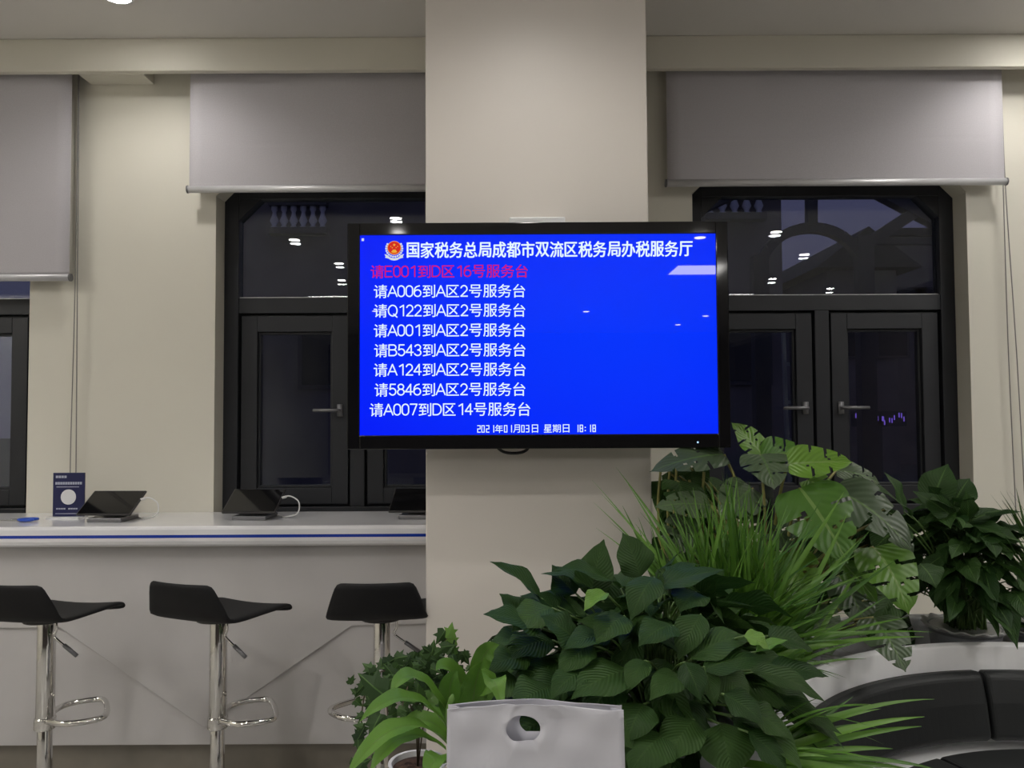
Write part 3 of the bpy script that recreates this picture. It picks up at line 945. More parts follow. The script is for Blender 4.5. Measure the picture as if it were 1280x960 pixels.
# ------------------------------------------------------------------ ceiling lamps
def make_downlight(label):
    t = thing('downlight', label, 'ceiling light', (0, 0, CEIL), 0, 'recessed downlights in the ceiling')
    b = MB(); b.lathe([(0.052, 0.0), (0.066, -0.004), (0.068, -0.001), (0.068, 0.0)][::-1], seg=32)
    b.build('trim_ring', M['trimwhite'], t, smooth=True)
    b = MB(); b.lathe([(0.053, -0.0055), (0.053, -0.004)], seg=32); b.build('diffuser', M['diffuser'], t)
    l = bpy.data.lights.new('lamp', 'SPOT'); l.energy = LAMP_W; l.color = LAMP_COL; l.spot_size = R(146); l.spot_blend = 0.7; l.shadow_soft_size = 0.05
    o = bpy.data.objects.new('lamp', l); C.objects.link(o); o.parent = t; o.location = (0, 0, -0.012)
    return t


DL = [(-1.62, 3.135, 'recessed downlight by the curtain box, above the blue card'),
      (2.36, 3.22, 'recessed downlight by the curtain box, beyond the blind at the right'),
      (-2.15, -0.05, None), (-1.02, 0.79, None), (2.55, 0.18, None), (3.23, -0.9, None), (3.4, -2.45, None), (4.5, -3.3, None),
      (-1.08, -2.3, None), (1.87, -2.58, None), (-1.98, -1.27, None), (-2.2, -2.4, None), (1.28, -8.2, None), (3.3, -10.3, None), (3.5, -8.9, None), (-2.3, -8.0, None), (-0.65, -10.0, None), (0.08, 1.80, 'added unseen downlight brightening the pillar, above the big lily')]  # the last one is added to brighten the pillar front
GEN = 'recessed round downlight over the hall, seen only as a reflection'
d0 = make_downlight(DL[0][2]); d0.location = (DL[0][0], DL[0][1], CEIL)
near = [ch for ch in d0.children if ch.type == 'LIGHT'][0].data.copy(); near.energy = NEAR_W
for i, (x, y, lab) in enumerate(DL[1:]):
    r = dup(d0, lab or GEN, (x, y, CEIL))
    if i == 0:
        for ch in r.children:
            if ch.type == 'LIGHT': ch.data = near
for ch in r.children:
    if ch.type == 'LIGHT':
        ch.data = ch.data.copy(); ch.data.energy = PILLAR_W
for ch in d0.children:
    if ch.type == 'LIGHT': ch.data = near
def panel_light(label, x, y, hx, hy):
    t = thing('panel_light', label, 'ceiling light', (x, y, CEIL), 0, 'white ceiling panel lights')
    b = MB(); b.box((-hx - 0.02, -hy - 0.02, -0.012), (hx + 0.02, hy + 0.02, 0.0)); b.build('frame', M['trimwhite'], t)
    b = MB(); b.box((-hx, -hy, -0.014), (hx, hy, -0.012)); b.build('diffuser', M['paneldiff'], t)


panel_light('square white ceiling panel light reflected in the blue screen', 2.25, -4.3, 0.29, 0.29)
panel_light('added long ceiling fill light over the hall, behind the viewer towards the counter', -2.7, -4.3, 0.29, 0.59)  # added behind the viewer to fill the hall with even light
panel_light('added long ceiling fill light over the hall, behind the viewer towards the sofa', 3.25, -4.3, 0.29, 0.59)  # second added panel, the same fill on the sofa side
panel_light('added long ceiling fill light above the far end of the counter', -4.0, 1.2, 0.29, 0.59)  # added out of view to light the window wall from the left
panel_light('added long ceiling fill light beyond the sofa at the side of the hall', 4.4, 1.2, 0.29, 0.59)  # added out of view to light that wall from the right
panel_light('added square ceiling fill light over the sofa', 3.1, 2.1, 0.23, 0.23)  # added to lift the white sofa band and the wall beside it

# ------------------------------------------------------------------ curved sofa and planter
SCX, SCY = 1.5, 1.6
CC = (0, 0, 0)


def rounded(r0, r1, z0, z1, q=0.025):
    """Rounded rectangle profile."""
    pts = []
    for (cx, cz, a0) in ((r1 - q, z1 - q, 0), (r0 + q, z1 - q, 90), (r0 + q, z0 + q, 180), (r1 - q, z0 + q, 270)):
        for i in range(5):
            a = R(a0 + 90 * i / 4); pts.append((cx + q * cos(a), cz + q * sin(a)))
    return pts


t = thing('curved_sofa', 'curved white sofa with charcoal cushions in front of the planter', 'sofa', (SCX, SCY, 0))
b = MB(); b.ring([(0.40, 0), (0.895, 0), (0.895, 0.455), (0.34, 0.455), (0.34, 0.38), (0.40, 0.36)], CC, 38, 222, 60); b.build('base', M['sofawhite'], t, bevel=0.008)
for a0, a1 in ((40, 92.4), (93.0, 143), (143.6, 200)):
    b = MB()
    pr = [(0.895, 0.665), (0.880, 0.682), (0.855, 0.686), (0.836, 0.676), (0.815, 0.60), (0.800, 0.51), (0.803, 0.493), (0.82, 0.486), (0.895, 0.486)]
    b.ring(pr, CC, a0, a1, 24); b.build('back_cushion', M['leather'], t, smooth=False, bevel=0.012, bseg=3)
for a0, a1 in ((40, 78), (78.6, 112), (112.6, 160), (160.6, 205)):
    b = MB(); b.ring(rounded(0.35, 0.735, 0.455, 0.503, 0.018), CC, a0, a1, 18); b.build('seat_cushion', M['leather'], t, bevel=0.01)

b = MB(); b.ring([(0.897, 0), (0.94, 0), (0.94, 0.75), (0.92, 0.757), (0.897, 0.75)], CC, 157.3, 205, 24); b.build('end_shell', M['sofawhite'], t, bevel=0.004)

t = thing('planter_trough', 'white curved planter wall wrapping behind the sofa', 'planter', (SCX, SCY, 0))
b = MB()
b.ring([(0.90, 0), (1.28, 0), (1.28, 0.75), (1.265, 0.757), (1.245, 0.75), (1.245, 0.50), (0.938, 0.50), (0.938, 0.75), (0.92, 0.757), (0.90, 0.75)], CC, 40, 157, 56)
b.build('trough', M['sofawhite'], t, bevel=0.004)
b = MB(); b.ring([(0.94, 0.501), (1.243, 0.501), (1.243, 0.515), (0.94, 0.515)], CC, 41, 156, 50); b.build('liner', M['soil'], t)

t = thing('plant_cabinet', 'low white cabinet under the bright fern and the paper bag', 'cabinet', (-0.19, 1.48, 0))
b = MB(); b.box((-0.37, -0.29, 0.06), (0.37, 0.29, 0.62)); b.build('body', M['sofawhite'], t, bevel=0.006)
b = MB(); b.box((-0.39, -0.31, 0.62), (0.39, 0.31, 0.645)); b.build('top', M['sofawhite'], t, bevel=0.004)
b = MB(); b.box((-0.35, -0.27, 0), (0.35, 0.27, 0.06)); b.build('plinth', M['darkgrey'], t)
TOP = 0.645


def ring_pt(th, r=1.09, z=0.516):
    return V((SCX + r * cos(R(th)), SCY + r * sin(R(th)), z))


# ------------------------------------------------------------------ plants
def prof_lance(t):
    a = sin(pi * min(1, t) ** 0.72)
    if t > 0.86: a *= 0.55 + 0.45 * (1 - t) / 0.14
    return max(a, 0.015)


def prof_strap(t):
    return max(0.03, min(1, 0.35 + t * 1.6) * (1 - max(0, (t - 0.62) / 0.38) ** 1.8))


def bez(p, c, q, t):
    return p * (1 - t) ** 2 + c * 2 * t * (1 - t) + q * t * t


def leaf(mb, p, q, w, arch=0.2, fold=0.25, nrm=None, prof=prof_lance, wave=0.0, waves=3, nL=12, nW=6, roll=0.0, skip=None, ph=0.0, curl=0.0):
    """A blade from p to q, w wide; arch lifts the middle, fold is the V of its section, wave ripples its rim."""
    p, q = V(p), V(q)
    L = (q - p).length
    ax = (q - p) / L
    n0 = V(nrm) if nrm is not None else V((0, -0.35, 1))
    n0 = (n0 - ax * n0.dot(ax))
    if n0.length < 0.05: n0 = V((0, -1, 0.2)) - ax * V((0, -1, 0.2)).dot(ax)
    n0.normalize()
    if roll: n0 = Matrix.Rotation(roll, 3, ax) @ n0
    c = (p + q) / 2 + n0 * arch * L

    def f(u, v):
        P = bez(p, c, q, u)
        T = ((c - p) * (1 - u) + (q - c) * u)
        if T.length < 1e-6: T = ax
        T = T.normalized()
        Sd = T.cross(n0).normalized(); N = Sd.cross(T)
        s = 2 * v - 1; h = w * 0.5 * prof(u)
        up = abs(s) * h * fold + wave * h * abs(s) ** 2 * sin(waves * 2 * pi * u + ph + (1.3 if s > 0 else 0)) - curl * h * abs(s) ** 2.5
        return P + Sd * s * h * (1 - 0.12 * fold) + N * up
    mb.grid(f, nL, nW, skip=skip, uvfn=lambda u, v: (2 * v - 1, u))


def petiole(mb, p, q, r=0.003, lift=0.0):
    p, q = V(p), V(q)
    c = V((p.x + (q.x - p.x) * 0.25, p.y + (q.y - p.y) * 0.25, p.z + (q.z - p.z) * 0.75 + lift))
    mb.tube([bez(p, c, q, i / 6) for i in range(7)], [r * (1.15 - 0.35 * i / 6) for i in range(7)], 6)


def pot(t, r, h, m, rim_m=None, ruffle=False, z0=0.0):
    b = MB()
    rf = (lambda i, a: ((0.006 * sin(a * 14), 0.004 * sin(a * 14)) if i in (2, 3) else (0, 0))) if ruffle else None
    prof = [(r * 0.72, 0), (r * 0.97, h * 0.93), (r * 1.06, h * 0.97), (r * 1.06, h), (r * 0.94, h), (r * 0.90, h * 0.86)]
    b.lathe(prof, (0, 0, z0), 56, rf)
    o = b.build('pot', m, t, smooth=False)
    b = MB(); b.lathe([(r * 0.90, z0 + h * 0.85), (r * 0.91, z0 + h * 0.88), (r * 0.5, z0 + h * 0.91)], seg=32); b.build('soil', M['soil'], t, smooth=True)
    return o


def lily(name, label, base, potr, poth, potm, manual, n, spread, zlo, hi, leafL, leafW, seed, m, young=(), gen_ok=None, ruffle=False):
    """Clump of long-stalked lance-shaped leaves; manual leaves are world-space (p, q, width, arch, fold, roll)."""
    random.seed(seed)
    t = thing(name, label, 'plant', base)
    B = V(base)
    pot(t, potr, poth, potm, ruffle=ruffle)
    crown = V((0, 0, poth * 0.9))
    lm, sm, ym = MB(), MB(), MB()
    for (p, q, w, ar, fo, ro) in manual:
        leaf(lm, V(p) - B, V(q) - B, w, ar, fo, roll=ro, wave=0.11, waves=2.0, ph=random.random() * 6, curl=0.12)
        petiole(sm, crown + V((random.uniform(-.04, .04), random.uniform(-.04, .04), 0)), V(p) - B)
    for (p, q, w, ar, fo, ro) in young:
        leaf(ym, V(p) - B, V(q) - B, w, ar, fo, roll=ro, wave=0.15, waves=2.0)
        petiole(sm, crown, V(p) - B)
    cnt = 0; tries = 0
    while cnt < n and tries < n * 8:
        tries += 1
        az = random.uniform(0, 2 * pi)
        e = random.uniform(0.0, 1.0) ** 0.75           # 0 low skirt, 1 top
        el = R(-10 + 92 * e)
        rad = spread * (0.45 + 0.38 * random.random())
        p = crown + V((cos(az) * cos(el) * rad, sin(az) * cos(el) * rad, zlo + sin(el) * hi * (0.55 + 0.42 * random.random())))
        outw = V((cos(az), sin(az), 0))
        L = leafL * random.uniform(0.75, 1.15)
        dv = (outw * (1.0 - 0.45 * e) + V((random.uniform(-.5, .5), random.uniform(-.5, .5), -0.75 + 1.25 * e * random.uniform(0.3, 1.0)))).normalized()
        q = p + dv * L
        if gen_ok and not gen_ok(q + B): continue
        nr = (V((0, 0, 1)) * 0.8 + outw * 0.7 + V((random.uniform(-.3, .3), random.uniform(-.3, .3), 0)))
        leaf(lm, p, q, leafW * random.uniform(0.75, 1.12), random.uniform(0.06, 0.24), random.uniform(0.1, 0.45), nrm=nr, wave=random.uniform(0.05, 0.25), waves=random.uniform(1.5, 2.6), ph=random.random() * 6, roll=random.uniform(-.5, .5), curl=random.uniform(0, 0.3))
        petiole(sm, crown + V((random.uniform(-.05, .05), random.uniform(-.05, .05), 0)), p)
        cnt += 1
    lm.build('leaves', m, t, smooth=True, normals=False)
    if ym.v: ym.build('young_leaves', M['young'], t, smooth=True, normals=False)['label'] = 'pale fresh leaves'
    sm.build('stalks', M['stem'], t, smooth=True)
    return t


def pl(bx, by, tx, ty, wpx, Yb, Yt, arch=0.15, fold=0.25, roll=0.0):
    return (at(bx, by, Yb), at(tx, ty, Yt), 1.3 * wpx * (Yb + Yt) / 2 / F, arch, fold, roll)


# -- big lily in front of the pillar
base = V((0.34, 1.87, 0.0))
man = [pl(738, 748, 755, 674, 40, 1.84, 1.86, 0.1, 0.25, 0.0), pl(800, 722, 778, 666, 46, 1.88, 1.90, 0.1, 0.2), pl(676, 748, 612, 702, 30, 1.80, 1.78, 0.1, 0.5),
       pl(720, 742, 690, 706, 44, 1.86, 1.88, -0.12, 0.2), pl(676, 786, 604, 768, 46, 1.72, 1.66, 0.12, 0.15), pl(722, 802, 676, 770, 50, 1.66, 1.66, 0.1, 0.2),
       pl(815, 736, 906, 712, 32, 1.72, 1.74, 0.08, 0.2), pl(818, 722, 788, 776, 36, 1.70, 1.62, 0.25, 0.2), pl(760, 795, 705, 812, 36, 1.66, 1.6, 0.2, 0.2),
       pl(740, 806, 698, 845, 36, 1.64, 1.58, 0.2, 0.15), pl(790, 838, 714, 874, 54, 1.60, 1.52, 0.2, 0.1), pl(732, 838, 688, 874, 36, 1.6, 1.53, 0.22, 0.2),
       pl(806, 826, 784, 866, 26, 1.58, 1.52, 0.22, 0.3), pl(855, 848, 812, 876, 36, 1.56, 1.5, 0.25, 0.3), pl(842, 782, 798, 808, 40, 1.62, 1.56, 0.22, 0.2),
       pl(876, 768, 848, 826, 34, 1.64, 1.58, 0.15, 0.3), pl(864, 824, 940, 798, 44, 1.58, 1.60, 0.28, 0.2), pl(878, 838, 962, 824, 38, 1.54, 1.55, 0.2, 0.15),
       pl(856, 828, 876, 876, 30, 1.52, 1.48, 0.15, 0.2), pl(880, 834, 894, 884, 22, 1.54, 1.5, 0.15, 0.2), pl(960, 795, 1018, 815, 40, 1.72, 1.74, 0.2, 0.2),
       pl(960, 838, 1036, 846, 34, 1.66, 1.68, 0.15, 0.2), pl(938, 838, 1034, 880, 38, 1.60, 1.62, 0.18, 0.2), pl(915, 896, 962, 948, 36, 1.54, 1.52, 0.2, 0.2),
       pl(830, 918, 786, 968, 54, 1.50, 1.44, 0.2, 0.1), pl(868, 900, 832, 955, 46, 1.52, 1.46, 0.22, 0.15), pl(900, 905, 915, 975, 58, 1.52, 1.46, 0.2, 0.1),
       pl(900, 840, 935, 880, 40, 1.58, 1.54, 0.2, 0.1), pl(660, 820, 600, 840, 44, 1.72, 1.66, 0.15, 0.2), pl(650, 850, 598, 872, 46, 1.68, 1.62, 0.2, 0.2),
       pl(690, 860, 640, 885, 50, 1.62, 1.56, 0.2, 0.2), pl(770, 890, 800, 940, 50, 1.52, 1.48, 0.2, 0.2), pl(660, 800, 612, 806, 34, 1.78, 1.74, 0.15, 0.3),
       pl(700, 770, 668, 742, 34, 1.80, 1.80, 0.1, 0.3), pl(780, 770, 745, 806, 40, 1.66, 1.60, 0.2, 0.2),
       pl(690, 800, 628, 826, 46, 1.76, 1.70, 0.2, 0.2), pl(700, 830, 640, 860, 46, 1.72, 1.66, 0.2, 0.2), pl(660, 780, 624, 742, 36, 1.80, 1.80, 0.1, 0.2), pl(720, 770, 650, 745, 44, 1.82, 1.82, 0.1, 0.2),
       pl(710, 850, 660, 880, 50, 1.66, 1.6, 0.2, 0.2), pl(655, 835, 612, 800, 36, 1.80, 1.80, 0.12, 0.2), pl(640, 868, 606, 892, 36, 1.76, 1.72, 0.2, 0.2), pl(735, 735, 722, 700, 36, 1.88, 1.9, 0.1, 0.2),
       pl(770, 850, 735, 900, 50, 1.62, 1.56, 0.2, 0.2), pl(690, 760, 640, 790, 46, 1.74, 1.68, 0.18, 0.2), pl(805, 880, 782, 930, 44, 1.54, 1.48, 0.2, 0.2), pl(700, 895, 630, 930, 60, 1.66, 1.60, 0.15, 0.1), pl(720, 900, 660, 950, 60, 1.66, 1.62, 0.15, 0.1), pl(930, 885, 990, 925, 40, 1.52, 1.50, 0.15, 0.2), pl(905, 868, 955, 905, 40, 1.50, 1.47, 0.15, 0.2), pl(935, 915, 985, 965, 40, 1.48, 1.46, 0.15, 0.2), pl(690, 885, 640, 910, 56, 1.70, 1.66, 0.1, 0.1), pl(870, 740, 850, 765, 40, 1.74, 1.68, 0.2, 0.2)]
yng = [pl(758, 742, 730, 764, 22, 1.66, 1.62, 0.1, 0.6), pl(930, 795, 962, 812, 26, 1.56, 1.55, 0.2, 0.2), pl(945, 815, 985, 800, 14, 1.56, 1.58, 0.1, 0.4)]
lily('peace_lily', 'big dark green peace lily heaped in front of the pillar', base, 0.135, 0.78, M['potgrey'], man, 200, 0.40, 0.06, 0.36, 0.17, 0.088, 11, M['lily'], yng,
     gen_ok=lambda q: 1.40 < q.y < 2.35 and q.z > 0.60 and ((q.x - 0.30) / 0.43) ** 2 + ((q.z - 0.86) / 0.37) ** 2 < 1 and q.z < 1.32 + 0.25 * (q.x - 0.30))

# -- smaller lily on the planter under the right window
base = ring_pt(87.5); base.z = 0.516
man = [pl(1130, 640, 1105, 590, 30, 2.62, 2.62), pl(1165, 630, 1185, 580, 36, 2.7, 2.72), pl(1190, 635, 1212, 598, 34, 2.7, 2.74), pl(1200, 660, 1258, 640, 36, 2.66, 2.66, 0.2),
       pl(1140, 645, 1060, 605, 30, 2.55, 2.5, 0.2), pl(1110, 640, 1070, 618, 34, 2.5, 2.46, 0.2), pl(1200, 690, 1268, 662, 36, 2.56, 2.55, 0.2), pl(1200, 715, 1265, 770, 44, 2.5, 2.46, 0.25),
       pl(1220, 720, 1272, 812, 40, 2.52, 2.44, 0.2), pl(1150, 705, 1170, 735, 34, 2.45, 2.4, 0.2), pl(1130, 660, 1090, 690, 40, 2.5, 2.44, 0.2)]
lily('peace_lily', 'smaller leafy lily in a grey pot with a frilled white rim, under the window', base, 0.115, 0.245, M['potgrey'], man, 150, 0.27, 0.15, 0.30, 0.15, 0.074, 23, M['lilyb'], (),
     gen_ok=lambda q: q.y < 3.05 and q.z > 0.80 and q.x < 1.72)
RIMP = base.copy()


# frilled white rim of the small lily's pot
small = [o for o in bpy.data.objects if o.name.startswith('peace_lily') and 'smaller' in o.get('label', '')][0]
b = MB()
b.lathe([(0.116, 0.236), (0.128, 0.244), (0.134, 0.252), (0.126, 0.252), (0.112, 0.244)], seg=84, ruffle=lambda i, a: (0.004 * sin(a * 14), 0.005 * sin(a * 14)) if i in (1, 2, 3) else (0, 0))
b.build('frilled_rim', M['potwhite'], small, smooth=True)['label'] = 'frilled white rim'


# -- grass-like plants
def blades(name, label, base, potr, poth, potm, targets, seed, m, wmin=0.006, wmax=0.011, cat='plant', crown_spread=0.03):
    """targets: (tip point, arch) in world space."""
    random.seed(seed)
    t = thing(name, label, cat, base)
    B = V(base)
    pot(t, potr, poth, potm)
    g = MB()
    for q, arch, *wd in targets:
        p = V((random.gauss(0, crown_spread), random.gauss(0, crown_spread), poth * 0.88))
        leaf(g, p, V(q) - B, wd[0] if wd else random.uniform(wmin, wmax), arch, 0.35, roll=random.uniform(-.7, .7) if not wd else random.uniform(0.45, 0.9) * (1 if (V(q) - B).x > p.x else -1), prof=lambda u: max(0.04, (min(1, 0.6 + u * 1.5)) * (1 - u ** 3.0)), nL=14, nW=2, nrm=(0, -0.15, 1))
    g.build('blades', m, t, smooth=True, normals=False)
    return t


random.seed(3)
tg = []
base = ring_pt(146.5, 1.09)
for (x, y, Y, a) in ((740, 600, 2.10, 0.10), (752, 618, 2.1, 0.12), (770, 584, 2.2, 0.08), (760, 650, 2.05, 0.12), (785, 605, 2.25, 0.08), (800, 640, 2.15, 0.1), (742, 628, 2.12, 0.14), (778, 632, 2.2, 0.1), (745, 660, 2.0, 0.16),
                     (1030, 618, 2.25, 0.08), (1055, 615, 2.3, 0.12), (1090, 660, 2.2, 0.14), (1060, 640, 2.25, 0.12), (1012, 660, 2.1, 0.14), (1075, 690, 2.1, 0.2), (1095, 720, 2.1, 0.22), (1045, 715, 2.15, 0.2),
                     (1155, 796, 1.98, 0.24), (1135, 772, 2.05, 0.24), (1165, 790, 2.05, 0.26), (1100, 790, 1.95, 0.22), (1065, 800, 1.9, 0.24), (1120, 700, 2.2, 0.16), (1030, 770, 2.0, 0.2), (1050, 745, 2.0, 0.18), (1110, 745, 2.1, 0.2)):
    tg.append((at(x, y, Y), a, random.uniform(0.014, 0.021)))
for i in range(260):
    x = random.gauss(915, 58)
    y = random.uniform(585, 700) + abs(x - 905) * 0.45
    tg.append((at(x, y, random.uniform(2.0, 2.5)), random.uniform(0.02, 0.10)))
for i in range(110):
    x = random.uniform(940, 1085); y = random.uniform(690, 850)
    tg.append((at(x, y, random.uniform(1.95, 2.4)), random.uniform(0.15, 0.28)))
blades('grass_plant', 'tall grassy plant with thin upright blades behind the big lily', base, 0.11, 0.24, M['potgrey'], tg, 4, M['grass'], 0.010, 0.019, crown_spread=0.06)

tg = []
base = V((0.455, 1.62, 0.0))
for (x, y, Y, a) in ((1142, 868, 1.75, 0.22), (1130, 890, 1.7, 0.24), (1126, 902, 1.72, 0.2), (1158, 960, 1.62, 0.26), (1130, 968, 1.6, 0.28), (1100, 968, 1.58, 0.28), (1080, 965, 1.56, 0.3), (1110, 955, 1.66, 0.25),
                     (1060, 970, 1.55, 0.26), (1145, 985, 1.6, 0.24), (1075, 880, 1.72, 0.18), (1040, 865, 1.7, 0.16), (1010, 940, 1.5, 0.25), (990, 930, 1.5, 0.2), (1090, 930, 1.64, 0.25), (1050, 905, 1.66, 0.22),
                     (1120, 985, 1.56, 0.26), (1090, 990, 1.5, 0.26), (1040, 980, 1.45, 0.26), (1010, 895, 1.66, 0.2)):
    tg.append((at(x + 26, y + 6, Y), a, random.uniform(0.012, 0.018)))
for i in range(36):
    tg.append((at(random.uniform(970, 1120), random.uniform(860, 1040), random.uniform(1.45, 1.75)), random.uniform(0.15, 0.3)))
blades('grass_plant', 'low arching grass plant spilling over the end of the sofa', base, 0.075, 0.88, M['potgrey'], tg, 9, M['grass'], 0.008, 0.014)

# -- narrow-leaved palm at the right edge
random.seed(17)
tg = []
base = ring_pt(73.5, 1.09)
for (x, y, a) in ((1238, 618, 0.08), (1252, 640, 0.1), (1270, 610, 0.05), (1258, 660, 0.12), (1285, 600, 0.05), (1245, 690, 0.16), (1240, 655, 0.1), (1300, 620, 0.05), (1320, 600, 0.05)):
    tg.append((at(x, y, random.uniform(2.5, 2.75)), a, 0.016))
for i in range(46):
    tg.append((at(random.uniform(1234, 1292), random.uniform(612, 780), random.uniform(2.42, 2.6)), random.uniform(0.05, 0.2)))
for i in range(50):
    tg.append((at(random.uniform(1270, 1390), random.uniform(620, 790), random.uniform(2.45, 2.95)), random.uniform(0.05, 0.2)))
blades('palm_plant', 'narrow leaved dark palm at the right edge beside the smaller lily', base, 0.11, 0.24, M['potgrey'], tg, 2, M['palm'], 0.014, 0.024)


# -- monstera behind, right of the pillar
def prof_heart(t):
    return max(0.02, (sin(pi * min(1, (t * 0.93 + 0.07)) ** 0.62)) ** 0.75 * (1.0 if t < 0.9 else (1 - t) / 0.1 * 0.8 + 0.2))


def mon_skip(seed, n=44, nw=14):
    rnd = random.Random(seed)
    cut = {}
    for side in (0, 1):
        i = rnd.randint(11, 15)
        while i < n - 8:
            d_ = rnd.choice((3, 4, 4, 5)); cut[(side, i)] = d_; cut[(side, i + 1)] = d_ - 1; i += rnd.choice((9, 10, 12))
    holes = set()
    for _ in range(3):
        hi_, hj_ = rnd.randint(12, 28), rnd.choice((4, 5, 8, 9))
        holes |= {(hi_, hj_), (hi_ + 1, hj_)}

    def sk(i, j):
        side = 0 if j < nw / 2 else 1
        dist = j if side == 0 else nw - 1 - j
        if (side, i) in cut and dist < cut[(side, i)]: return True
        return (i, j) in holes
    return sk


base = ring_pt(128, 1.09)
t = thing('monstera_plant', 'tall monstera with split leaves behind the grassy plant, right of the pillar', 'plant', base)
B = V(base)
pot(t, 0.13, 0.26, M['potgrey'])
lm, dm_, dk, sm = MB(), MB(), MB(), MB()
random.seed(31)
ML = [  # base px, tip px, width px, Yb, Yt, arch, fold, roll, dull
    (955, 572, 914, 528, 50, 2.55, 2.6, 0.1, 0.2, 0.2, 0), (952, 573, 1012, 572, 56, 2.50, 2.46, 0.3, 0.2, 0, 0), (950, 568, 968, 612, 62, 2.46, 2.36, 0.2, 0.1, 0, 1),
    (985, 580, 1066, 578, 46, 2.42, 2.38, 0.08, 0.3, 0.2, 0), (905, 568, 812, 590, 46, 2.56, 2.46, 0.15, 0.1, 0, 1), (888, 632, 818, 634, 44, 2.5, 2.45, 0.15, 0.1, 0, 1),
    (1000, 610, 1060, 704, 92, 2.40, 2.26, 0.12, 0.1, 0.15, 0), (1042, 612, 1140, 690, 78, 2.42, 2.30, 0.22, 0.15, -0.1, 1), (1092, 684, 1136, 768, 74, 2.38, 2.26, 0.2, 0.15, 0, 0),
    (1092, 772, 1132, 840, 60, 2.36, 2.24, 0.15, 0.1, 0, 1), (985, 690, 1008, 765, 60, 2.42, 2.32, 0.15, 0.2, 0, 0), (1040, 690, 1098, 755, 36, 2.4, 2.32, 0.15, 0.3, 0.3, 0),
    (940, 610, 900, 650, 60, 2.5, 2.42, 0.15, 0.1, 0, 1), (960, 640, 985, 690, 60, 2.5, 2.40, 0.15, 0.1, 0, 1), (1010, 600, 1042, 622, 40, 2.46, 2.38, 0.15, 0.2, 0, 0), (1045, 588, 1100, 605, 34, 2.5, 2.5, 0.2, 0.2, 0, 1),
    (1050, 720, 1085, 790, 60, 2.46, 2.38, 0.15, 0.2, 0, 1), (1010, 760, 1040, 820, 60, 2.38, 2.28, 0.15, 0.2, 0, 1), (860, 650, 835, 700, 50, 2.55, 2.5, 0.15, 0.2, 0, 1), (1100, 650, 1140, 700, 50, 2.55, 2.5, 0.15, 0.2, 0, 1)]
for i, (bx, by, tx, ty, w, Yb, Yt, ar, fo, ro, dull) in enumerate(ML):
    p, q = at(bx, by, Yb) - B, at(tx, ty, Yt) - B
    leaf(dm_ if dull else lm, p, q, w * 2.45 / F, ar, fo, prof=prof_heart, nrm=(0, -0.85, 0.75), nL=44, nW=14, skip=mon_skip(i + 3), roll=ro, wave=0.10, waves=1.5, curl=0.10)
    petiole(sm, V((random.uniform(-.05, .05), random.uniform(-.05, .05), 0.23)), p, 0.0055)
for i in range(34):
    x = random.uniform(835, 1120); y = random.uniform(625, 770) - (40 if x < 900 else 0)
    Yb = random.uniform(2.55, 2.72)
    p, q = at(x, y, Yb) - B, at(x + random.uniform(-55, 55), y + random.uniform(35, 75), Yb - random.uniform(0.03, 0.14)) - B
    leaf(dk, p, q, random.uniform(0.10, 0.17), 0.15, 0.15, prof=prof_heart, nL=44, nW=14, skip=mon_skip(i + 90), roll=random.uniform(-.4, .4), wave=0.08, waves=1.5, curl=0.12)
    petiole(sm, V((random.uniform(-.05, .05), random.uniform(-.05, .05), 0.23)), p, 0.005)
for i in range(20):
    x = random.uniform(1020, 1110); y = random.uniform(615, 690)
    Yb = random.uniform(2.62, 2.74)
    p, q = at(x, y, Yb) - B, at(x + random.uniform(-30, 40), y + random.uniform(35, 65), Yb - random.uniform(0.0, 0.08)) - B
    leaf(dk, p, q, random.uniform(0.09, 0.14), 0.15, 0.15, prof=prof_heart, nL=20, nW=6, roll=random.uniform(-.4, .4), wave=0.08, waves=1.5, curl=0.12)
    petiole(sm, V((random.uniform(-.05, .05), random.uniform(-.05, .05), 0.23)), p, 0.005)
for i in range(22):
    x = random.uniform(826, 872); y = random.uniform(580, 690)
    Yb = random.uniform(2.62, 2.74)
    p, q = at(x, y, Yb) - B, at(x + random.uniform(-16, 30), y + random.uniform(30, 60), Yb - random.uniform(0.0, 0.08)) - B
    leaf(dk, p, q, random.uniform(0.09, 0.14), 0.15, 0.15, prof=prof_heart, nL=20, nW=6, roll=random.uniform(-.4, .4), wave=0.08, waves=1.5, curl=0.12)
    petiole(sm, V((random.uniform(-.05, .05), random.uniform(-.05, .05), 0.23)), p, 0.005)
for (x, y0, y1) in ((826, 585, 700), (838, 575, 720), (846, 580, 720), (862, 600, 730), (880, 590, 720)):
    sm.tube(smooth_path([at(x, y0, 2.58) - B, at(x - 3, (y0 + y1) / 2, 2.58) - B, at(x + 12, y1, 2.55) - B, V((-0.03, 0.02, 0.23))], 5), 0.005, 6)
lm.build('leaves', M['monstera'], t, smooth=True, normals=False)
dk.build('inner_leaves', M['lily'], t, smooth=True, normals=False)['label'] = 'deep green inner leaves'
dm_.build('older_leaves', M['monsteradull'], t, smooth=True, normals=False)['label'] = 'dull grey green older leaves'
sm.build('stalks', M['ystem'], t, smooth=True)
b = MB(); b.tube([(0, 0.02, 0.2), (-0.02, 0.03, 0.75)], 0.022, 12); b.build('moss_pole', M['mass'], t, smooth=True)

# -- bright bird's nest fern
base = V((at(572, 930, 1.56).x, 1.56, TOP))
t = thing('birds_nest_fern', 'bright green fern with long arching strap leaves beside the paper bag', 'plant', base)
B = V(base)
pot(t, 0.072, 0.105, M['potwhite'])
g = MB()


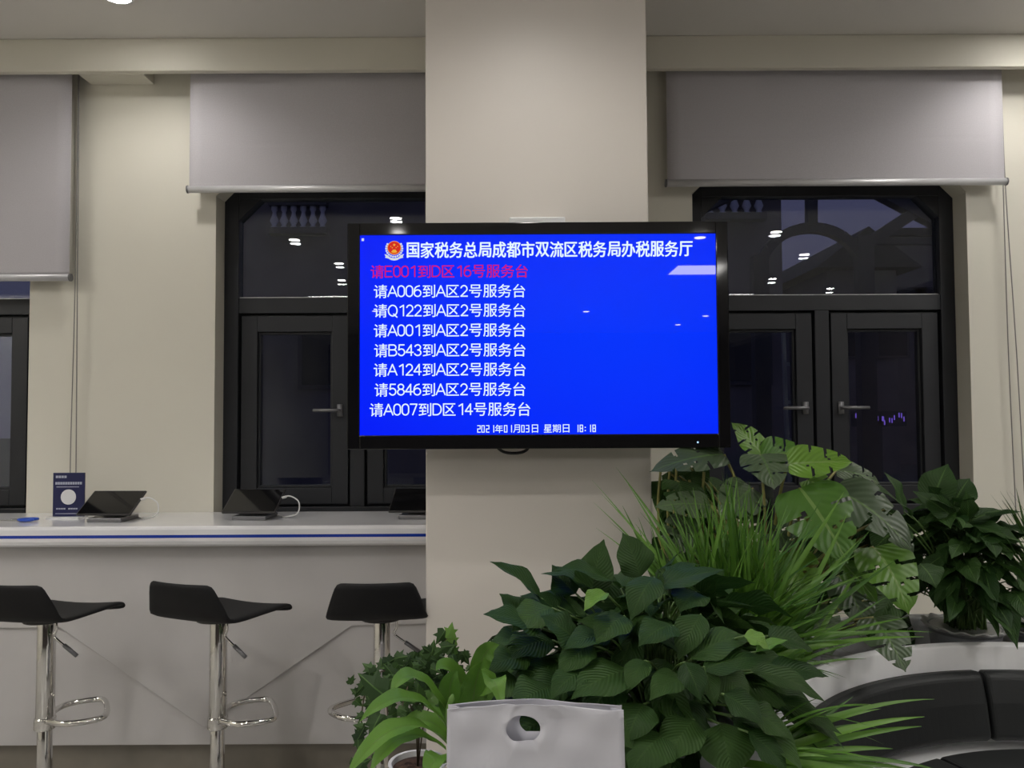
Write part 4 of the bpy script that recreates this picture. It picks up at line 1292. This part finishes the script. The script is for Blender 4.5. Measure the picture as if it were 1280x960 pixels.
def strap(pts, wpx, roll=0.0, wave=0.12, ph=0.0, nrm=(0, -0.55, 1)):
    """Strap leaf through three pixels with depths."""
    P = [at(*a) - B for a in pts]
    p, m_, q = P
    c = m_ * 2 - (p + q) / 2
    w = wpx * pts[1][2] / F

    def f(u, v):
        pos = bez(p, c, q, u)
        T = ((c - p) * (1 - u) + (q - c) * u).normalized()
        n0 = V(nrm); n0 = (n0 - T * n0.dot(T)).normalized()
        if roll: n0 = Matrix.Rotation(roll, 3, T) @ n0
        Sd = T.cross(n0).normalized()
        s = 2 * v - 1; h = w * 0.5 * prof_strap(u)
        return pos + Sd * s * h + n0 * (abs(s) * h * 0.3 + wave * h * s * s * sin(7 * pi * u + ph + s))
    g.grid(f, 18, 6, uvfn=lambda u, v: (2 * v - 1, u))


strap(((562, 892, 1.56), (520, 846, 1.50), (488, 868, 1.44)), 24)
strap(((560, 912, 1.54), (510, 872, 1.44), (450, 902, 1.36)), 25)
strap(((560, 932, 1.52), (502, 908, 1.38), (432, 972, 1.30)), 28)
strap(((558, 938, 1.54), (508, 920, 1.44), (462, 966, 1.36)), 26)
strap(((574, 925, 1.58), (562, 870, 1.56), (572, 838, 1.56)), 27, nrm=(0, -1, 0.1))
strap(((592, 925, 1.60), (592, 870, 1.56), (604, 826, 1.54)), 34, nrm=(0, -1, 0.1), wave=0.3)
strap(((600, 920, 1.58), (612, 850, 1.52), (628, 892, 1.46)), 30, nrm=(0.4, -0.7, 0.6), wave=0.3)
strap(((592, 880, 1.64), (565, 838, 1.62), (545, 838, 1.58)), 22, nrm=(0, -0.6, 0.6))
strap(((595, 880, 1.64), (602, 826, 1.64), (624, 806, 1.62)), 24, nrm=(0, -1, 0.3), wave=0.25)
strap(((555, 955, 1.50), (548, 945, 1.40), (530, 975, 1.36)), 30)
strap(((575, 940, 1.62), (545, 880, 1.66), (500, 880, 1.70)), 24)
strap(((575, 940, 1.62), (530, 900, 1.62), (490, 930, 1.62)), 24)
strap(((585, 940, 1.66), (600, 860, 1.70), (640, 850, 1.72)), 26, nrm=(0, -0.8, 0.6))
g.build('fronds', M['fern'], t, smooth=True, normals=False)
g = MB(); g.tube(smooth_path([at(566, 920, 1.5) - B, at(560, 895, 1.48) - B, at(566, 868, 1.48) - B], 5), [0.006] * 10 + [0.002], 8)
g.build('young_frond', M['young'], t, smooth=True)

# -- ivy behind the fern
random.seed(8)
base = V((at(522, 930, 1.72).x, 1.72, TOP))
t = thing('ivy_plant', 'trailing dark ivy with small lobed leaves against the foot of the pillar', 'plant', base)
B = V(base)
pot(t, 0.06, 0.095, M['potwhite'])
g, vn = MB(), MB()
IVY = [(0, -0.45), (0.22, -0.5), (0.52, -0.28), (0.36, -0.02), (0.55, 0.28), (0.24, 0.24), (0.0, 0.75), (-0.24, 0.24), (-0.55, 0.28), (-0.36, -0.02), (-0.52, -0.28), (-0.22, -0.5)]


def ivy_leaf(c, size, nrm, up):
    n = V(nrm).normalized(); u = V(up) - n * V(up).dot(n); u.normalize(); s = u.cross(n)
    k0 = len(g.v); g.uv[k0] = (0, 0.4); g.v.append(tuple(V(c) + n * size * 0.08))
    for a, c_ in IVY:
        g.uv[len(g.v)] = (a * 2, c_ + 0.5)
        g.v.append(tuple(V(c) + s * a * size + u * c_ * size - n * size * 0.10 * (a * a * 4)))
    for i in range(12): g.f.append((k0, k0 + 1 + i, k0 + 1 + (i + 1) % 12))


def rnd_n(): return (random.uniform(-.7, .7), -1, random.uniform(-.3, .9))


vines = [[(522, 900, 1.72), (490, 842, 1.66), (462, 852, 1.6), (452, 900, 1.58), (458, 958, 1.56)], [(525, 900, 1.72), (505, 830, 1.7), (490, 838, 1.66), (484, 880, 1.62), (490, 930, 1.6)],
         [(525, 900, 1.72), (545, 825, 1.74), (562, 792, 1.76)], [(525, 900, 1.72), (535, 830, 1.74), (528, 815, 1.72)], [(530, 900, 1.72), (560, 830, 1.76), (585, 815, 1.78)],
         [(520, 900, 1.72), (500, 860, 1.66), (470, 885, 1.6), (478, 955, 1.58)], [(525, 900, 1.72), (515, 850, 1.64), (500, 890, 1.58)]]
for vi, vv in enumerate(vines):
    path = smooth_path([at(*a) - B for a in vv], 7)
    vn.tube([V((0, 0, 0.08))] + path, 0.0016, 5)
    for q in path[4:]:
        if random.random() < 0.75:
            ivy_leaf(q + V((random.gauss(0, .008), -0.01 + random.gauss(0, .008), random.gauss(0, .008))), random.uniform(0.016, 0.032), rnd_n(), (random.uniform(-1, 1), 0, random.uniform(-1, .6)))
for i in range(130):
    x = random.gauss(522, 32); y = random.uniform(812, 905) + abs(x - 540) * 0.25
    if x > 588: continue
    ivy_leaf(at(x, y, random.uniform(1.62, 1.8)) - B, random.uniform(0.012, 0.026), rnd_n(), (random.uniform(-1, 1), 0, random.uniform(-1, .8)))
ivy_leaf(at(467, 858, 1.56) - B, 0.058, (-0.2, -1, 0.35), (-0.7, 0, 0.5))
ivy_leaf(at(470, 905, 1.56) - B, 0.046, (-0.2, -1, 0.35), (-0.3, 0, -0.8))
ivy_leaf(at(448, 928, 1.56) - B, 0.024, (-0.2, -1, 0.35), (0.1, 0, -0.8))
ivy_leaf(at(540, 815, 1.70) - B, 0.036, (0.3, -1, 0.2), (0.2, 0, 0.8))
g.build('leaves', M['ivy'], t, smooth=False, normals=False)
vn.build('vines', M['vine'], t, smooth=True)
g = MB()
for (x, y, s_) in ((563, 790, 0.03), (565, 800, 0.028), (560, 806, 0.03), (567, 812, 0.022), (541, 812, 0.026)):
    ivy_leaf(at(x, y, 1.75) - B, s_, (0.1, -1, 0.2), (0.2, 0, 1))
g.build('young_leaves', M['young'], t, normals=False)['label'] = 'pale fresh ivy shoots'

# ------------------------------------------------------------------ white paper bag
GB = 1.30
bc = at(670, 920, GB)
t = thing('paper_bag', 'crumpled white paper carrier bag with a round punched handle hole', 'bag', (bc.x, GB + 0.04, TOP))
kb = GB / F
hwid = 111 * kb
ztop = at(670, 889, GB).z - TOP
hole_c = ((655 - 670.5) * kb, at(655, 919, GB).z - TOP)
hole_rx, hole_rz = 21.5 * kb, 15.5 * kb


def crumple(x, z, s):
    return 0.0022 * sin(31 * x + 17 * z + s) + 0.0018 * sin(57 * x - 43 * z + 2 * s) + 0.0012 * sin(96 * z + 20 * x + s) + 0.0016 * abs(sin(26 * (x + 0.7 * z) + s))


def top_z(x, s):
    u = (x / hwid + 1) / 2
    return ztop + (-0.008 + 0.010 * min(1, u * 3.2) - 0.020 * max(0, u - 0.33) ** 1.2) + 0.0012 * sin(40 * x + s * 3)


def bag_sheet(yc, s, hole, hr):
    b = MB()
    ring_pts = 48
    # polar grid from the hole to the sheet outline
    N = ring_pts; K = 14

    def outline(a):
        dx, dz = cos(a), sin(a)
        tx = ((hwid - hole[0]) / dx) if dx > 1e-6 else ((-hwid - hole[0]) / dx if dx < -1e-6 else 1e9)
        tz_ = 1e9
        if dz > 1e-6: tz_ = (ztop - hole[1]) / dz
        if dz < -1e-6: tz_ = (0 - hole[1]) / dz
        m_ = min(tx, tz_)
        x, z = hole[0] + dx * m_, hole[1] + dz * m_
        return x, z
    angs = sorted([2 * pi * i / N for i in range(N)] + [math.atan2(zc - hole[1], xc - hole[0]) % (2 * pi) for xc in (-hwid, hwid) for zc in (0, ztop)])
    n = len(angs)
    for a in angs:
        ox_, oz_ = outline(a)
        # flat-bottomed round hole
        hx, hz = hole[0] + hr[0] * cos(a), hole[1] + max(hr[1] * sin(a), -hr[1] * 0.80)
        for q in range(K + 1):
            w = q / K
            x = hx + (ox_ - hx) * w; z = hz + (oz_ - hz) * w
            f = max(0, (z - 0.6 * ztop) / (0.4 * ztop))
            z2 = z + (top_z(x, s) - ztop) * max(0, z / ztop) ** 2
            edge = 1 - max(0, abs(x) / hwid - 0.9) * 10
            yy = yc * (1 - 0.72 * max(0, z / ztop) ** 1.5) * 1.0 + crumple(x, z, s) * (0.6 + f) * max(0.0, edge)
            yy -= 0.004 * math.exp(-((math.hypot(x - hole[0] - 0.012, z - hole[1] - 0.012) - hr[0] * 1.25) / 0.006) ** 2) * (1 if yc < 0 else 0)
            b.v.append((x, yy, z2))
    for i in range(n):
        j = (i + 1) % n
        for q in range(K):
            b.f.append((i * (K + 1) + q, i * (K + 1) + q + 1, j * (K + 1) + q + 1, j * (K + 1) + q))
    return b


bag_sheet(-0.04, 0.4, hole_c, (hole_rx, hole_rz)).build('front_sheet', M['bag'], t, smooth=True, solid=0.0005)
bag_sheet(0.04, 2.1, (hole_c[0] + 17 * kb, hole_c[1] - 1 * kb), (hole_rx, hole_rz * 1.0)).build('back_sheet', M['bag'], t, smooth=True, solid=0.0005)
for sg in (-1, 1):
    x = sg * hwid
    b = MB(); b.grid(lambda u, v: (x - sg * 0.02 * (1 - abs(2 * u - 1)) * (0.3 + 0.7 * v), (-0.04 + 0.08 * u) * (1 - 0.72 * v ** 1.5), (ztop + (top_z(x, 0.4) - ztop) * v ** 2) * v), 2, 12)
    b.build('gusset', M['bag'], t, solid=0.0005)
b = MB(); b.box((-hwid, -0.04, 0), (hwid, 0.04, 0.001)); b.build('bottom', M['bag'], t)

# ------------------------------------------------------------------ outside, at dusk
b = MB(); b.box((-40, 4.05, -0.35), (40, 60, -0.3)); struct(b.build('ground', M['ground']), 'dark paving outside the windows')


def balustrade(parent, x0, x1, Y, z0, h, n):
    b = MB(); b.box((x0, Y - 0.12, z0 + h), (x1, Y + 0.12, z0 + h + 0.14)); b.box((x0, Y - 0.12, z0 - 0.12), (x1, Y + 0.12, z0)); b.build('balcony_rail', M['outdoor'], parent)
    for i in range(n):
        x = x0 + (i + 0.5) * (x1 - x0) / n
        b = MB(); b.lathe([(0.07, 0), (0.07, h * .06), (0.035, h * .12), (0.085, h * .34), (0.045, h * .58), (0.035, h * .74), (0.06, h * .84), (0.06, h)], (x, Y, z0), 10)
        b.build('baluster', M['baluster'], parent, smooth=True)


def house(label, X0, X1, Y0, Y1, H, roof_h, wins, bal=None):
    t = thing('house', label, 'building', (0, 0, -0.3))
    b = MB(); b.box((X0, Y0, 0), (X1, Y1, H)); b.build('walls', M['facade'], t)
    b = MB(); xm = (X0 + X1) / 2
    if roof_h:
        b.prism([(X0 - 0.5, H), (X1 + 0.5, H), (xm, H + roof_h)], Y0 - 0.5, Y1 + 0.5)
    else:
        b.box((X0 - 0.2, Y0 - 0.25, H), (X1 + 0.2, Y1, H + 0.25))
    b.build('roof', M['roof'], t)
    for (x, z, w, h) in wins:
        f = MB(); f.box((x - w / 2 - .08, Y0 - 0.06, z - h / 2 - .08), (x + w / 2 + .08, Y0, z + h / 2 + .08)); fo = f.build('window_frame', M['outdoor'], t)
        f = MB(); f.box((x - w / 2, Y0 - 0.07, z - h / 2), (x + w / 2, Y0 - 0.06, z + h / 2)); f.build('pane', M['darkpane'], fo)
    if bal: balustrade(t, *bal)
    return t


YH = 14.0
p0, p1 = at(872, 236, YH), at(976, 236, YH)
q0, q1 = at(300, 240, YH), at(398, 240, YH)
house('dark flat roofed house with a pale balustrade, seen through the right window', p0.x - 0.6, p1.x, YH, YH + 5, at(950, 240, YH).z + 0.3, 0,
      [((p0.x + p1.x) / 2, 3.0, 0.9, 1.3)], (p0.x + 0.05, at(950, 245, YH).x, YH - 0.25, at(900, 272, YH).z + 0.3, 0.42, 5))
house('grey house with a pale balustrade, seen through the window above the counter', q0.x - 4.2, at(560, 300, YH).x, YH + 1, YH + 6, at(340, 236, YH).z + 0.6, 0,
      [(-3.6, 3.0, 0.9, 1.3), (-2.0, 3.0, 0.9, 1.3)], (at(322, 250, YH).x, q1.x, YH + 0.7, at(360, 274, YH).z + 0.3, 0.42, 6))
YR = 22.0
a_ = at(1012, 338, YR); c_ = at(1142, 338, YR)
house('distant gabled house under the dusk sky', a_.x + 0.5, c_.x - 0.5, YR, YR + 6, at(1076, 338, YR).z + 0.3, 1.15, [(a_.x + 1.2, 3.9, 0.8, 1.1), (a_.x + 2.3, 3.9, 0.8, 1.1)])
house('long grey block beyond the gabled house', at(1118, 300, 26).x, at(1230, 300, 26).x, 26, 30, at(1140, 296, 26).z + 0.3, 0, [(at(1135, 300, 26).x, 5.4, 1.0, 0.9), (at(1160, 300, 26).x, 5.4, 1.0, 0.9)])

# gable frame of a porch close outside the right window
YP = 6.0
t = thing('porch_frame', 'dark timber porch gable with an arch just outside the right window', 'porch', (0, YP, -0.3))
kz = 0.3


def P6(x, y): p = at(x, y, YP); return V((p.x, 0, p.z + kz))


b = MB(); b.bar(P6(1014, 190), P6(1014, 284), 0.075, 0.075, (0, 1, 0)); b.build('king_post', M['outdoor'], t)
b = MB(); b.bar(P6(1075, 310), P6(1195, 232), 0.085, 0.085, (0, 1, 0)); b.build('rafter', M['outdoor'], t)
b = MB(); b.bar(P6(1014, 190), P6(1205, 290), 0.16, 0.1, (0, 1, 0)); b.build('rafter', M['outdoor'], t)
b = MB(); b.bar(P6(1014, 190), P6(800, 290), 0.16, 0.1, (0, 1, 0)); b.build('rafter', M['outdoor'], t)
arc = [P6(1014 - 66 * cos(pi * i / 16), 345 - 60 * sin(pi * i / 16)) for i in range(17)]
b = MB()
for i in range(16): b.bar(arc[i], arc[i + 1], 0.075, 0.075, (0, 1, 0))
b.build('arch', M['outdoor'], t)
for x, ytop in ((1079, 296), (949, 320)):
    pt = P6(x, ytop); b = MB(); b.box((pt.x - 0.06, -0.05, 0), (pt.x + 0.06, 0.05, pt.z)); b.build('post', M['outdoor'], t)
b = MB(); b.bar(P6(1060, 302), P6(1190, 302), 0.05, 0.06, (0, 1, 0)); b.build('tie_beam', M['outdoor'], t)

# ladder leaning outside
YL = 5.2
t = thing('ladder', 'grey ladder standing outside the right window', 'ladder', (at(1000, 450, YL).x, YL, -0.3))
for sg in (-1, 1):
    b = MB(); b.bar((sg * 0.07, 0, 0), (sg * 0.07, 0.12, at(1000, 400, YL).z + 0.4), 0.022, 0.03, (0, 1, 0)); b.build('rail', M['alu'], t)
for i in range(8):
    z = 0.3 + i * 0.26
    b = MB(); b.bar((-0.07, 0.12 * z / 2.6, z), (0.07, 0.12 * z / 2.6, z), 0.02, 0.025); b.build('rung', M['alu'], t)

# violet light sign far outside
YV = 18.0
pv = at(1100, 524, YV)
t = thing('light_sign', 'small violet glowing sign far outside the right window', 'sign', (pv.x, YV, -0.3))
kv = YV / F
b = MB(); b.box((-34 * kv, 0.03, pv.z + 0.3 - 9 * kv), (34 * kv, 0.08, pv.z + 0.3 + 10 * kv)); b.box((-0.06, 0.03, 0), (0.06, 0.08, pv.z + 0.3)); b.build('board', M['outdoor'], t)
random.seed(2)
b = MB()
for (x, w) in ((-30, 8), (-14, 4), (-6, 5), (3, 4), (12, 9), (24, 9)):
    for r_ in range(3):
        a = random.uniform(-6, 5); b.box(((x + r_ * w / 3) * kv, 0.02, pv.z + 0.3 + (a - 3) * kv), ((x + r_ * w / 3 + 1.3) * kv, 0.03, pv.z + 0.3 + (a + 3) * kv))
b.build('glow_strokes', M['violet'], t)
